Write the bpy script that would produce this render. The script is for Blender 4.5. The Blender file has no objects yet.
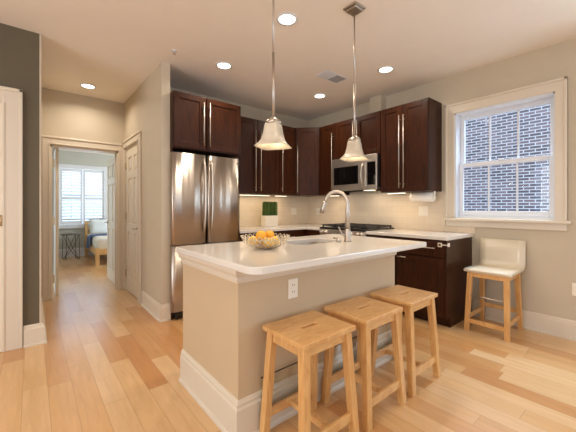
import bpy, bmesh, math, random
from mathutils import Vector, Matrix
from mathutils.geometry import tessellate_polygon

random.seed(7)
S = bpy.context.scene
COL = S.collection
PI = math.pi


def srgb(r, g, b):
    def f(c):
        c /= 255.0
        return c / 12.92 if c <= 0.04045 else ((c + 0.055) / 1.055) ** 2.4
    return (f(r), f(g), f(b), 1.0)


# ------------------------------------------------------------------ camera, sky, lights, exposure
CAM_H = 1.2055
TH = 0.6953
cam = bpy.data.cameras.new('camera')
camo = bpy.data.objects.new('camera', cam)
COL.objects.link(camo)
camo.location = (0, 0, CAM_H)
camo.rotation_euler = (PI / 2, 0, -TH)
cam.sensor_width = 36.0
cam.lens = 307.1 / 576 * 36.0
cam.shift_y = -8.83 / 576
cam.clip_start = 0.05
S.camera = camo

S.view_settings.view_transform = 'Standard'
S.view_settings.look = 'None'
S.view_settings.gamma = 1.0
S.view_settings.use_curve_mapping = False
S.view_settings.exposure = -0.5

w = bpy.data.worlds.new('sky')
S.world = w
w.use_nodes = True
bg = w.node_tree.nodes['Background']
bg.inputs['Color'].default_value = (0.52, 0.72, 1.0, 1)
bg.inputs['Strength'].default_value = 3.4


def area(name, loc, aim, size, size_y, power, color, shape='RECTANGLE', spread=PI):
    l = bpy.data.lights.new(name, 'AREA')
    l.shape = shape
    l.size = size
    if shape in ('RECTANGLE', 'ELLIPSE'):
        l.size_y = size_y
    l.energy = power
    l.color = color
    l.spread = spread
    o = bpy.data.objects.new(name, l)
    COL.objects.link(o)
    o.location = loc
    d = Vector(aim) - Vector(loc)
    o.rotation_euler = d.to_track_quat('-Z', 'Y').to_euler()
    return o


DAY = (0.82, 0.9, 1.0)
# added fill lamps outside made-up openings of the unseen living end (behind the camera)
area('added_rear_fill', (-1.1, -4.35, 1.4), (-1.1, 0, 2.3), 2.6, 2.0, 34, (1.0, 0.98, 0.96))
area('added_rear_fill', (2.0, -4.35, 1.4), (2.0, 0, 2.3), 2.2, 2.0, 12, (0.95, 0.97, 1.0))
area('added_living_fill', (-3.85, 0.9, 1.5), (0, 0.9, 2.4), 2.6, 2.0, 118, (1.0, 0.98, 0.96))
# daylight outside the side window next to the kitchen window
area('daylight_side_window', (4.15, -0.5, 1.45), (0, -0.5, 1.2), 1.0, 1.7, 62, (0.62, 0.82, 1.0))
# skylight falling steeply down the alley through the kitchen window
area('skylight_alley', (4.75, 1.0, 3.35), (2.4, 0.7, 0.0), 1.6, 1.0, 270, (0.62, 0.79, 1.0))
# daylight outside the bedroom window
area('bedroom_daylight_and_fill', (0.95, 9.55, 1.5), (0.95, 5.0, 0.9), 1.5, 1.7, 66, (0.78, 0.9, 1.0))
# fill lamp added outside an unseen, made-up opening in the wall beyond the bed
area('bedroom_daylight_and_fill', (3.9, 7.2, 1.5), (0.6, 7.6, 1.1), 1.6, 1.6, 150, (0.76, 0.89, 1.0))


# ------------------------------------------------------------------ materials
def new_mat(name):
    m = bpy.data.materials.new(name)
    m.use_nodes = True
    nt = m.node_tree
    return m, nt, nt.nodes['Principled BSDF']


def pmat(name, col, rough=0.5, metal=0.0, var=0.04, vscale=6.0, stretch=(1, 1, 1), bump=0.0, bscale=60.0, coat=0.0,
         spec=0.5, emit=None, estr=0.0):
    m, nt, p = new_mat(name)
    p.inputs['Roughness'].default_value = rough
    p.inputs['Metallic'].default_value = metal
    p.inputs['Specular IOR Level'].default_value = spec
    p.inputs['Coat Weight'].default_value = coat
    p.inputs['Coat Roughness'].default_value = 0.12
    geo = nt.nodes.new('ShaderNodeNewGeometry')
    mp = nt.nodes.new('ShaderNodeMapping')
    mp.inputs['Scale'].default_value = stretch
    nt.links.new(geo.outputs['Position'], mp.inputs['Vector'])
    n = nt.nodes.new('ShaderNodeTexNoise')
    n.inputs['Scale'].default_value = vscale
    n.inputs['Detail'].default_value = 4
    nt.links.new(mp.outputs['Vector'], n.inputs['Vector'])
    r = nt.nodes.new('ShaderNodeValToRGB')
    r.color_ramp.elements[0].position = 0.3
    r.color_ramp.elements[1].position = 0.7
    r.color_ramp.elements[0].color = tuple(c * (1 - var) for c in col[:3]) + (1,)
    r.color_ramp.elements[1].color = tuple(min(1, c * (1 + var)) for c in col[:3]) + (1,)
    nt.links.new(n.outputs['Fac'], r.inputs['Fac'])
    nt.links.new(r.outputs['Color'], p.inputs['Base Color'])
    if bump > 0:
        n2 = nt.nodes.new('ShaderNodeTexNoise')
        n2.inputs['Scale'].default_value = bscale
        nt.links.new(mp.outputs['Vector'], n2.inputs['Vector'])
        b = nt.nodes.new('ShaderNodeBump')
        b.inputs['Strength'].default_value = bump
        b.inputs['Distance'].default_value = 0.01
        nt.links.new(n2.outputs['Fac'], b.inputs['Height'])
        nt.links.new(b.outputs['Normal'], p.inputs['Normal'])
    if emit:
        p.inputs['Emission Color'].default_value = emit
        p.inputs['Emission Strength'].default_value = estr
    return m


def math_node(nt, op, a, b=None):
    n = nt.nodes.new('ShaderNodeMath')
    n.operation = op
    for i, v in enumerate((a, b)):
        if v is None:
            continue
        if isinstance(v, (int, float)):
            n.inputs[i].default_value = v
        else:
            nt.links.new(v, n.inputs[i])
    return n.outputs[0]


def plank_floor(name):
    m, nt, p = new_mat(name)
    geo = nt.nodes.new('ShaderNodeNewGeometry')
    sx = nt.nodes.new('ShaderNodeSeparateXYZ')
    nt.links.new(geo.outputs['Position'], sx.inputs[0])
    X, Y = sx.outputs[0], sx.outputs[1]
    W, L = 0.128, 1.05
    rowf = math_node(nt, 'DIVIDE', math_node(nt, 'ADD', X, 10.03), W)
    row = math_node(nt, 'FLOOR', rowf)
    wn = nt.nodes.new('ShaderNodeTexWhiteNoise')
    wn.noise_dimensions = '1D'
    nt.links.new(row, wn.inputs['W'])
    colf = math_node(nt, 'DIVIDE', math_node(nt, 'ADD', math_node(nt, 'ADD', Y, 20.0), math_node(nt, 'MULTIPLY', wn.outputs['Value'], 3.1)), L)
    cidx = math_node(nt, 'FLOOR', colf)
    wn2 = nt.nodes.new('ShaderNodeTexWhiteNoise')
    wn2.noise_dimensions = '2D'
    cb = nt.nodes.new('ShaderNodeCombineXYZ')
    nt.links.new(row, cb.inputs[0])
    nt.links.new(cidx, cb.inputs[1])
    nt.links.new(cb.outputs[0], wn2.inputs['Vector'])
    # grain
    mp = nt.nodes.new('ShaderNodeMapping')
    mp.inputs['Scale'].default_value = (14, 1.6, 1)
    nt.links.new(geo.outputs['Position'], mp.inputs['Vector'])
    addv = nt.nodes.new('ShaderNodeVectorMath')
    addv.operation = 'ADD'
    nt.links.new(mp.outputs[0], addv.inputs[0])
    sc = nt.nodes.new('ShaderNodeVectorMath')
    sc.operation = 'SCALE'
    sc.inputs['Scale'].default_value = 37.0
    nt.links.new(wn2.outputs['Color'], sc.inputs[0])
    nt.links.new(sc.outputs[0], addv.inputs[1])
    gn = nt.nodes.new('ShaderNodeTexNoise')
    gn.inputs['Scale'].default_value = 2.2
    gn.inputs['Detail'].default_value = 6
    gn.inputs['Distortion'].default_value = 0.7
    nt.links.new(addv.outputs[0], gn.inputs['Vector'])
    ramp = nt.nodes.new('ShaderNodeValToRGB')
    e = ramp.color_ramp.elements
    e[0].position = 0.0
    e[0].color = srgb(*FLOOR[0])
    e[1].position = 1.0
    e[1].color = srgb(*FLOOR[3])
    a = e.new(0.28)
    a.color = srgb(*FLOOR[1])
    a = e.new(0.62)
    a.color = srgb(*FLOOR[2])
    nt.links.new(wn2.outputs['Value'], ramp.inputs['Fac'])
    r2 = nt.nodes.new('ShaderNodeValToRGB')
    r2.color_ramp.elements[0].position = 0.25
    r2.color_ramp.elements[0].color = (0.90, 0.86, 0.80, 1)
    r2.color_ramp.elements[1].position = 0.7
    r2.color_ramp.elements[1].color = (1.04, 1.03, 1.02, 1)
    nt.links.new(gn.outputs['Fac'], r2.inputs['Fac'])
    mx = nt.nodes.new('ShaderNodeMixRGB')
    mx.blend_type = 'MULTIPLY'
    mx.inputs[0].default_value = 1
    nt.links.new(ramp.outputs[0], mx.inputs[1])
    nt.links.new(r2.outputs[0], mx.inputs[2])
    # seams
    fx = math_node(nt, 'FRACT', rowf)
    fy = math_node(nt, 'FRACT', colf)
    dx = math_node(nt, 'MULTIPLY', math_node(nt, 'MINIMUM', fx, math_node(nt, 'SUBTRACT', 1.0, fx)), W)
    dy = math_node(nt, 'MULTIPLY', math_node(nt, 'MINIMUM', fy, math_node(nt, 'SUBTRACT', 1.0, fy)), L)
    d = math_node(nt, 'MINIMUM', dx, dy)
    seam = math_node(nt, 'LESS_THAN', d, 0.0011)
    mx2 = nt.nodes.new('ShaderNodeMixRGB')
    nt.links.new(math_node(nt, 'MULTIPLY', seam, 0.6), mx2.inputs[0])
    nt.links.new(mx.outputs[0], mx2.inputs[1])
    mx2.inputs[2].default_value = srgb(150, 95, 52)
    nt.links.new(mx2.outputs[0], p.inputs['Base Color'])
    p.inputs['Roughness'].default_value = 0.3
    p.inputs['Coat Weight'].default_value = 0.5
    p.inputs['Coat Roughness'].default_value = 0.2
    bmp = nt.nodes.new('ShaderNodeBump')
    bmp.inputs['Strength'].default_value = 0.12
    bmp.inputs['Distance'].default_value = 0.004
    nt.links.new(gn.outputs['Fac'], bmp.inputs['Height'])
    nt.links.new(bmp.outputs['Normal'], p.inputs['Normal'])
    return m


def brick_mat(name):
    m, nt, p = new_mat(name)
    geo = nt.nodes.new('ShaderNodeNewGeometry')
    sx = nt.nodes.new('ShaderNodeSeparateXYZ')
    nt.links.new(geo.outputs['Position'], sx.inputs[0])
    cb = nt.nodes.new('ShaderNodeCombineXYZ')
    nt.links.new(sx.outputs[1], cb.inputs[0])
    nt.links.new(sx.outputs[2], cb.inputs[1])
    b = nt.nodes.new('ShaderNodeTexBrick')
    b.inputs['Scale'].default_value = 1.0
    b.inputs['Brick Width'].default_value = 0.19
    b.inputs['Row Height'].default_value = 0.062
    b.inputs['Mortar Size'].default_value = 0.0095
    b.inputs['Mortar Smooth'].default_value = 0.15
    b.inputs['Bias'].default_value = -0.1
    b.inputs['Color1'].default_value = srgb(96, 84, 86)
    b.inputs['Color2'].default_value = srgb(150, 126, 124)
    b.inputs['Mortar'].default_value = srgb(214, 208, 206)
    nt.links.new(cb.outputs[0], b.inputs['Vector'])
    n = nt.nodes.new('ShaderNodeTexNoise')
    n.inputs['Scale'].default_value = 5
    n.inputs['Detail'].default_value = 5
    nt.links.new(cb.outputs[0], n.inputs['Vector'])
    mx = nt.nodes.new('ShaderNodeMixRGB')
    mx.blend_type = 'MULTIPLY'
    mx.inputs[0].default_value = 0.5
    nt.links.new(b.outputs['Color'], mx.inputs[1])
    nt.links.new(n.outputs['Fac'], mx.inputs[2])
    nt.links.new(b.outputs['Color'], p.inputs['Base Color'])
    p.inputs['Roughness'].default_value = 0.9
    bp = nt.nodes.new('ShaderNodeBump')
    bp.inputs['Distance'].default_value = 0.01
    nt.links.new(b.outputs['Fac'], bp.inputs['Height'])
    bp.invert = True
    nt.links.new(bp.outputs[0], p.inputs['Normal'])
    return m


def tile_mat(name):
    m, nt, p = new_mat(name)
    geo = nt.nodes.new('ShaderNodeNewGeometry')
    sx = nt.nodes.new('ShaderNodeSeparateXYZ')
    nt.links.new(geo.outputs['Position'], sx.inputs[0])
    u = math_node(nt, 'ADD', sx.outputs[0], sx.outputs[1])
    cb = nt.nodes.new('ShaderNodeCombineXYZ')
    nt.links.new(u, cb.inputs[0])
    nt.links.new(sx.outputs[2], cb.inputs[1])
    b = nt.nodes.new('ShaderNodeTexBrick')
    b.inputs['Scale'].default_value = 1.0
    b.inputs['Brick Width'].default_value = 0.152
    b.inputs['Row Height'].default_value = 0.076
    b.inputs['Mortar Size'].default_value = 0.0016
    b.inputs['Color1'].default_value = srgb(230, 211, 184)
    b.inputs['Color2'].default_value = srgb(225, 205, 178)
    b.inputs['Mortar'].default_value = srgb(214, 196, 168)
    nt.links.new(cb.outputs[0], b.inputs['Vector'])
    nt.links.new(b.outputs['Color'], p.inputs['Base Color'])
    p.inputs['Roughness'].default_value = 0.35
    return m


def glass_mat(name, tint=(1, 1, 1, 1), rough=0.0, gain=1.0):
    """Thin architectural glass: clear, mirror-like at its Fresnel share."""
    m = bpy.data.materials.new(name)
    m.use_nodes = True
    nt = m.node_tree
    nt.nodes.clear()
    out = nt.nodes.new('ShaderNodeOutputMaterial')
    tr = nt.nodes.new('ShaderNodeBsdfTransparent')
    tr.inputs[0].default_value = tint
    gl = nt.nodes.new('ShaderNodeBsdfGlossy')
    gl.inputs['Roughness'].default_value = rough
    fr = nt.nodes.new('ShaderNodeFresnel')
    fr.inputs['IOR'].default_value = 1.5
    gm = nt.nodes.new('ShaderNodeNewGeometry')
    front = math_node(nt, 'SUBTRACT', 1.0, gm.outputs['Backfacing'])
    mul = math_node(nt, 'MULTIPLY', math_node(nt, 'MULTIPLY', fr.outputs[0], gain), front)
    mx = nt.nodes.new('ShaderNodeMixShader')
    nt.links.new(mul, mx.inputs[0])
    nt.links.new(tr.outputs[0], mx.inputs[1])
    nt.links.new(gl.outputs[0], mx.inputs[2])
    nt.links.new(mx.outputs[0], out.inputs[0])
    return m


def steel_mat(name, col, rough, streak=0.35, wave=(9, 9, 0.5), aniso=0.0, arot=0.0):
    m, nt, p = new_mat(name)
    p.inputs['Metallic'].default_value = 1.0
    geo = nt.nodes.new('ShaderNodeNewGeometry')
    mp = nt.nodes.new('ShaderNodeMapping')
    mp.inputs['Scale'].default_value = wave
    nt.links.new(geo.outputs['Position'], mp.inputs['Vector'])
    n = nt.nodes.new('ShaderNodeTexNoise')
    n.inputs['Scale'].default_value = 1.0
    n.inputs['Detail'].default_value = 1.5
    nt.links.new(mp.outputs[0], n.inputs['Vector'])
    b = nt.nodes.new('ShaderNodeBump')
    b.inputs['Strength'].default_value = streak
    b.inputs['Distance'].default_value = 0.02
    nt.links.new(n.outputs['Fac'], b.inputs['Height'])
    nt.links.new(b.outputs[0], p.inputs['Normal'])
    p.inputs['Base Color'].default_value = col
    p.inputs['Roughness'].default_value = rough
    if aniso:
        p.inputs['Anisotropic'].default_value = aniso
        p.inputs['Anisotropic Rotation'].default_value = arot
        tg = nt.nodes.new('ShaderNodeTangent')
        tg.direction_type = 'RADIAL'
        tg.axis = 'Z'
        nt.links.new(tg.outputs[0], p.inputs['Tangent'])
    return m


def wood_mat(name, c0, c1, stretch=(2, 2, 2), scale=6, rough=0.45, coat=0.0, spec=0.5):
    m, nt, p = new_mat(name)
    tc = nt.nodes.new('ShaderNodeTexCoord')
    mp = nt.nodes.new('ShaderNodeMapping')
    mp.inputs['Scale'].default_value = stretch
    nt.links.new(tc.outputs['Object'], mp.inputs['Vector'])
    n = nt.nodes.new('ShaderNodeTexNoise')
    n.inputs['Scale'].default_value = scale
    n.inputs['Detail'].default_value = 6
    n.inputs['Distortion'].default_value = 1.2
    nt.links.new(mp.outputs[0], n.inputs['Vector'])
    r = nt.nodes.new('ShaderNodeValToRGB')
    r.color_ramp.elements[0].position = 0.32
    r.color_ramp.elements[0].color = c0
    r.color_ramp.elements[1].position = 0.68
    r.color_ramp.elements[1].color = c1
    nt.links.new(n.outputs['Fac'], r.inputs[0])
    nt.links.new(r.outputs[0], p.inputs['Base Color'])
    p.inputs['Roughness'].default_value = rough
    p.inputs['Coat Weight'].default_value = coat
    p.inputs['Specular IOR Level'].default_value = spec
    return m


FLOOR = [(200, 142, 86), (214, 166, 110), (220, 176, 122), (226, 188, 140)]
M = {}
M['floor'] = plank_floor('maple_planks')
M['wall'] = pmat('beige_wall_paint', srgb(202, 186, 160), 0.7, var=0.015)
M['dark_wall'] = pmat('taupe_wall_paint', srgb(98, 87, 66), 0.7, var=0.03)
M['ceiling'] = pmat('ceiling_paint', srgb(246, 235, 221), 0.8, var=0.01)
M['bed_wall'] = pmat('sage_grey_paint', srgb(194, 192, 180), 0.8, var=0.01)
M['trim'] = pmat('cream_trim_paint', srgb(222, 207, 184), 0.4, var=0.01)
M['door'] = pmat('cream_door_paint', srgb(238, 224, 198), 0.4, var=0.01)
M['white_trim'] = pmat('white_window_paint', srgb(226, 226, 228), 0.4, var=0.01)
M['cabinet'] = wood_mat('espresso_cabinet_wood', srgb(42, 19, 6), srgb(66, 31, 11), (7, 7, 0.8), 5, 0.36, 0.0, 0.24)
M['cab_in'] = pmat('dark_brown_shell', srgb(24, 12, 9), 0.6)  # plain dark brown of the refrigerator body
M['island'] = pmat('island_paint', srgb(204, 178, 142), 0.6, var=0.015)
M['quartz'] = pmat('white_quartz', srgb(226, 218, 206), 0.16, var=0.015, vscale=40, coat=0.3)
M['steel'] = steel_mat('brushed_steel', (0.53, 0.465, 0.395, 1), 0.34, 0.4, (9, 9, 0.12), 0.9, 0.25)
M['soft_steel'] = steel_mat('satin_steel', (0.62, 0.56, 0.48, 1), 0.42, 0.05)
M['nickel'] = pmat('brushed_nickel', (0.56, 0.49, 0.41, 1), 0.42, 1.0, var=0.02)
M['bronze'] = pmat('satin_bronze_nickel', (0.52, 0.45, 0.38, 1), 0.35, 1.0, var=0.02)
M['brass'] = pmat('aged_brass', (0.55, 0.42, 0.24, 1), 0.35, 1.0, var=0.02)
M['black'] = pmat('black_enamel', srgb(22, 20, 19), 0.35)
M['black_glass'] = pmat('black_glass', srgb(14, 12, 12), 0.06, var=0.0, spec=0.6)
M['iron'] = pmat('cast_iron', srgb(40, 36, 34), 0.6)
M['stool_wood'] = wood_mat('birch_stool_wood', srgb(206, 150, 90), srgb(226, 178, 114), (3, 12, 3), 4, 0.4, 0.1)
M['stool_leg'] = wood_mat('birch_leg_wood', srgb(208, 152, 90), srgb(228, 178, 112), (12, 12, 1.5), 4, 0.4, 0.1)
M['white_seat'] = pmat('white_lacquer', srgb(224, 208, 180), 0.22, var=0.01)
M['plastic'] = pmat('ivory_plastic', srgb(244, 232, 212), 0.4, var=0.0)
M['slot'] = pmat('dark_slot', srgb(70, 58, 46), 0.6, var=0.0)
M['lamp'] = pmat('glowing_lens', srgb(255, 244, 230), 0.5, var=0.0, emit=(1, 0.9, 0.76, 1), estr=9)
M['strip'] = pmat('glowing_strip', srgb(255, 244, 230), 0.5, var=0.0, emit=(1, 0.8, 0.55, 1), estr=5)
M['bulb'] = pmat('glowing_bulb', srgb(255, 244, 230), 0.5, var=0.0, emit=(1, 0.85, 0.65, 1), estr=1.8)
M['brick'] = brick_mat('painted_brick')
M['tile'] = tile_mat('cream_tile')
M['glass'] = glass_mat('window_glass', (0.97, 0.985, 1, 1), gain=1.0)
M['acrylic'] = glass_mat('clear_acrylic', (0.93, 0.93, 0.91, 1), 0.03, gain=2.2)
M['shade'] = pmat('alabaster_glass', srgb(198, 184, 160), 0.3, var=0.14, vscale=14, emit=(1, 0.84, 0.66, 1), estr=0.04)
M['grass'] = pmat('grass_blade', srgb(84, 108, 42), 0.6, var=0.3, vscale=60)
M['planter'] = pmat('white_ceramic', srgb(238, 226, 206), 0.35, var=0.0)
M['orange'] = pmat('orange_peel', srgb(244, 172, 44), 0.45, var=0.06, vscale=20, bump=0.3, bscale=260)
M['lemon'] = pmat('lemon_peel', srgb(246, 196, 66), 0.45, var=0.05, vscale=20, bump=0.3, bscale=220)
M['wire'] = pmat('champagne_wire', (0.66, 0.57, 0.43, 1), 0.42, 1.0, var=0.02)
M['mattress'] = pmat('white_linen', srgb(228, 222, 212), 0.9, var=0.03)
M['pillow'] = pmat('pale_pillow', srgb(222, 226, 224), 0.9, var=0.05)
M['blue'] = pmat('blue_throw', srgb(116, 142, 186), 0.95, var=0.15, vscale=20)
M['slate'] = pmat('slate_pillow', srgb(104, 116, 134), 0.95, var=0.1)
M['bed_wood'] = wood_mat('pine_bed_wood', srgb(206, 160, 104), srgb(226, 184, 128), (6, 6, 2), 3, 0.5)
M['paper'] = pmat('paper_towel', srgb(244, 236, 222), 0.9, var=0.01)
M['vent_dark'] = pmat('vent_shadow', srgb(84, 76, 68), 0.7)
M['table_top'] = wood_mat('dark_table_wood', srgb(70, 56, 46), srgb(100, 84, 70), (3, 3, 3), 4, 0.4)


# ------------------------------------------------------------------ mesh helpers
def _merge(dst, src):
    tmp = bpy.data.meshes.new('t')
    src.to_mesh(tmp)
    src.free()
    dst.from_mesh(tmp)
    bpy.data.meshes.remove(tmp)


def box(bm, x0, x1, y0, y1, z0, z1, bev=0.0, seg=2):
    b = bmesh.new()
    bmesh.ops.create_cube(b, size=1)
    for v in b.verts:
        v.co = Vector((x0 + (v.co.x + .5) * (x1 - x0), y0 + (v.co.y + .5) * (y1 - y0), z0 + (v.co.z + .5) * (z1 - z0)))
    bmesh.ops.recalc_face_normals(b, faces=b.faces)
    if bev > 0:
        bev = min(bev, abs(x1 - x0) * .45, abs(y1 - y0) * .45, abs(z1 - z0) * .45)
        bmesh.ops.bevel(b, geom=b.edges[:], offset=bev, segments=seg, affect='EDGES', profile=0.5)
    _merge(bm, b)


def gbox(bm, o, dv, u0, u1, n0, n1, z0, z1, bev=0.0):
    """box in a frame: dv runs along the width, the outward normal is dv turned clockwise (seen from above)."""
    d = Vector((dv[0], dv[1], 0)).normalized()
    n = Vector((d.y, -d.x, 0))
    b = bmesh.new()
    box(b, u0, u1, n0, n1, z0, z1, bev)
    for v in b.verts:
        v.co = Vector((o[0], o[1], 0)) + d * v.co.x + n * v.co.y + Vector((0, 0, v.co.z))
    bmesh.ops.recalc_face_normals(b, faces=b.faces)
    _merge(bm, b)


def gpt(o, dv, u, n, z):
    d = Vector((dv[0], dv[1], 0)).normalized()
    nn = Vector((d.y, -d.x, 0))
    return Vector((o[0], o[1], 0)) + d * u + nn * n + Vector((0, 0, z))


def taper(bm, p0, p1, s0, s1=None, bev=0.004):
    """a square leg between two floor-parallel ends: p = centre, s = (sx, sy)"""
    s1 = s1 or s0
    b = bmesh.new()
    vs = []
    for p, s in ((p0, s0), (p1, s1)):
        for sx, sy in ((-1, -1), (1, -1), (1, 1), (-1, 1)):
            vs.append(b.verts.new((p[0] + sx * s[0] / 2, p[1] + sy * s[1] / 2, p[2])))
    b.faces.new(vs[0:4][::-1])
    b.faces.new(vs[4:8])
    for i in range(4):
        b.faces.new((vs[i], vs[(i + 1) % 4], vs[4 + (i + 1) % 4], vs[4 + i]))
    bmesh.ops.recalc_face_normals(b, faces=b.faces)
    if bev:
        bmesh.ops.bevel(b, geom=b.edges[:], offset=bev, segments=2, affect='EDGES', profile=0.5)
    _merge(bm, b)


def tube(bm, pts, r, seg=10, cap=True, closed=False):
    pts = [Vector(p) for p in pts]
    rs = r if isinstance(r, (list, tuple)) else [r] * len(pts)
    b = bmesh.new()
    n = len(pts)
    rings = []
    up = None
    for i, p in enumerate(pts):
        if closed:
            t = (pts[(i + 1) % n] - pts[i - 1]).normalized()
        else:
            t = (pts[min(i + 1, n - 1)] - pts[max(i - 1, 0)]).normalized()
        if up is None:
            a = Vector((0, 0, 1)) if abs(t.z) < .9 else Vector((1, 0, 0))
            up = (a - t * a.dot(t)).normalized()
        else:
            up = (up - t * up.dot(t)).normalized()
        s = t.cross(up)
        rings.append([b.verts.new(p + (up * math.cos(2 * PI * k / seg) + s * math.sin(2 * PI * k / seg)) * rs[i]) for k in range(seg)])
    for i in range(n if closed else n - 1):
        a, c = rings[i], rings[(i + 1) % n]
        for k in range(seg):
            b.faces.new((a[k], a[(k + 1) % seg], c[(k + 1) % seg], c[k]))
    if cap and not closed:
        b.faces.new(rings[0][::-1])
        b.faces.new(rings[-1])
    bmesh.ops.recalc_face_normals(b, faces=b.faces)
    for f in b.faces:
        f.smooth = len(f.verts) == 4
    _merge(bm, b)


def lathe(bm, prof, c, seg=28, smooth=True, axis='Z', cap=False):
    """prof: list of (radius, height) around the axis through c"""
    b = bmesh.new()
    rings = []
    for r, h in prof:
        ring = []
        for k in range(seg):
            a = 2 * PI * k / seg
            x, y = r * math.cos(a), r * math.sin(a)
            if axis == 'Z':
                p = (c[0] + x, c[1] + y, c[2] + h)
            elif axis == 'Y':
                p = (c[0] + x, c[1] + h, c[2] + y)
            else:
                p = (c[0] + h, c[1] + x, c[2] + y)
            ring.append(b.verts.new(p))
        rings.append(ring)
    for a, d in zip(rings, rings[1:]):
        for k in range(seg):
            f = b.faces.new((a[k], a[(k + 1) % seg], d[(k + 1) % seg], d[k]))
            f.smooth = smooth
    b.faces.new(rings[0][::-1])
    b.faces.new(rings[-1])
    bmesh.ops.remove_doubles(b, verts=b.verts, dist=1e-6)
    bmesh.ops.recalc_face_normals(b, faces=b.faces)
    _merge(bm, b)


def prism(bm, outer, z0, z1, hole=None, bev=0.0):
    """a slab with the outline outer (x, y) and an optional hole"""
    polys = [[Vector((x, y, 0)) for x, y in outer]]
    if hole:
        polys.append([Vector((x, y, 0)) for x, y in hole])
    tris = tessellate_polygon(polys)
    flat = [p for q in polys for p in q]
    b = bmesh.new()
    lo = [b.verts.new((p.x, p.y, z0)) for p in flat]
    hi = [b.verts.new((p.x, p.y, z1)) for p in flat]
    for t in tris:
        b.faces.new([lo[i] for i in t])
        b.faces.new([hi[i] for i in t])
    s = 0
    for q in polys:
        n = len(q)
        for i in range(n):
            j = (i + 1) % n
            b.faces.new((lo[s + i], lo[s + j], hi[s + j], hi[s + i]))
        s += n
    bmesh.ops.recalc_face_normals(b, faces=b.faces)
    bmesh.ops.dissolve_limit(b, angle_limit=0.01, verts=b.verts, edges=b.edges)
    if bev:
        es = [e for e in b.edges if len(e.link_faces) == 2 and abs(e.verts[0].co.z - e.verts[1].co.z) < 1e-6
              and e.calc_face_angle(0) > 1]
        bmesh.ops.bevel(b, geom=es, offset=bev, segments=2, affect='EDGES', profile=0.5)
    _merge(bm, b)


def extrude_profile(bm, prof, p0, p1, nrm, m0=0.0, m1=0.0):
    """moulding: prof = (out, z) points, swept from p0 to p1 (x, y); out goes along nrm; m0/m1 lengthen the ends in proportion to out (mitre)"""
    d = (Vector(p1) - Vector(p0)).normalized()
    n = Vector(nrm)
    b = bmesh.new()
    A = [b.verts.new((p0[0] + n.x * o - d.x * o * m0, p0[1] + n.y * o - d.y * o * m0, z)) for o, z in prof]
    B = [b.verts.new((p1[0] + n.x * o + d.x * o * m1, p1[1] + n.y * o + d.y * o * m1, z)) for o, z in prof]
    k = len(prof)
    for i in range(k):
        j = (i + 1) % k
        b.faces.new((A[i], A[j], B[j], B[i]))
    b.faces.new(A[::-1])
    b.faces.new(B)
    bmesh.ops.recalc_face_normals(b, faces=b.faces)
    _merge(bm, b)


def rounded(x0, x1, y0, y1, r, n=8):
    """rectangle outline; r = radii at (x0,y0), (x1,y0), (x1,y1), (x0,y1)"""
    if not isinstance(r, (list, tuple)):
        r = [r] * 4
    out = []
    for (cx, cy, a0), rr in zip(((x0, y0, PI), (x1, y0, 1.5 * PI), (x1, y1, 0), (x0, y1, .5 * PI)), r):
        ox = cx + rr if cx == x0 else cx - rr
        oy = cy + rr if cy == y0 else cy - rr
        if rr < 1e-4:
            out.append((cx, cy))
            continue
        for k in range(n + 1):
            a = a0 + .5 * PI * k / n
            out.append((ox + rr * math.cos(a), oy + rr * math.sin(a)))
    return out


def origin(o):
    return o.get('_o') if o else None


ORG = {}


def obj(name, bm, mat, parent=None, label=None, local=False, smooth=None):
    """link bm as ONE mesh; world coordinates are shifted to the root's base unless local"""
    me = bpy.data.meshes.new(name)
    off = Vector((0, 0, 0))
    if parent is not None:
        off = ORG[parent.name]
        if local:
            off = Vector((0, 0, 0))
    elif not local:
        if bm.verts:
            xs = [v.co for v in bm.verts]
            off = Vector(((min(v.x for v in xs) + max(v.x for v in xs)) / 2, (min(v.y for v in xs) + max(v.y for v in xs)) / 2,
                          min(v.z for v in xs)))
    for v in bm.verts:
        v.co -= off
    bm.to_mesh(me)
    bm.free()
    if smooth:
        for p in me.polygons:
            p.use_smooth = True
    mats = mat if isinstance(mat, (list, tuple)) else [mat]
    for m in mats:
        me.materials.append(m)
    o = bpy.data.objects.new(name, me)
    COL.objects.link(o)
    if parent is not None:
        o.parent = parent
        ORG[o.name] = ORG[parent.name]
    else:
        o.location = off
        ORG[o.name] = off
    if label:
        o['label'] = label
    return o


def tag(o, label, cat, group=None, kind=None):
    o['label'] = label
    o['category'] = cat
    if group:
        o['group'] = group
    if kind:
        o['kind'] = kind
    return o


def thing(name, label, cat, loc, group=None, rotz=0.0, kind=None):
    o = bpy.data.objects.new(name, None)
    COL.objects.link(o)
    o.empty_display_size = 0.1
    o.location = loc
    o.rotation_euler = (0, 0, rotz)
    ORG[o.name] = Vector(loc)
    tag(o, label, cat, group, kind)
    return o


def struct(name, bm, mat, label=None, cat='room', parent=None):
    o = obj(name, bm, mat, parent)
    if parent is None:
        tag(o, label, cat, kind='structure')
    return o


def dup(root, loc, label, group=None, rotz=None):
    r = root.copy()
    COL.objects.link(r)
    r.location = loc
    if rotz is not None:
        r.rotation_euler = (0, 0, rotz)
    r['label'] = label
    if group:
        r['group'] = group
    for ch in list(root.children):
        c = ch.copy()
        COL.objects.link(c)
        c.parent = r
        for g in list(ch.children):
            d = g.copy()
            COL.objects.link(d)
            d.parent = c
    return r


def B():
    return bmesh.new()


# ------------------------------------------------------------------ room shell
CH = 2.741
RW = 3.78
BW = 3.97
HX0, HX1 = 0.08, 1.05
HY = 5.05
WE = 3.34          # end of the hall wall beside the refrigerator
BY, BZ = 9.1, 2.56  # bedroom window wall, bedroom ceiling

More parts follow.
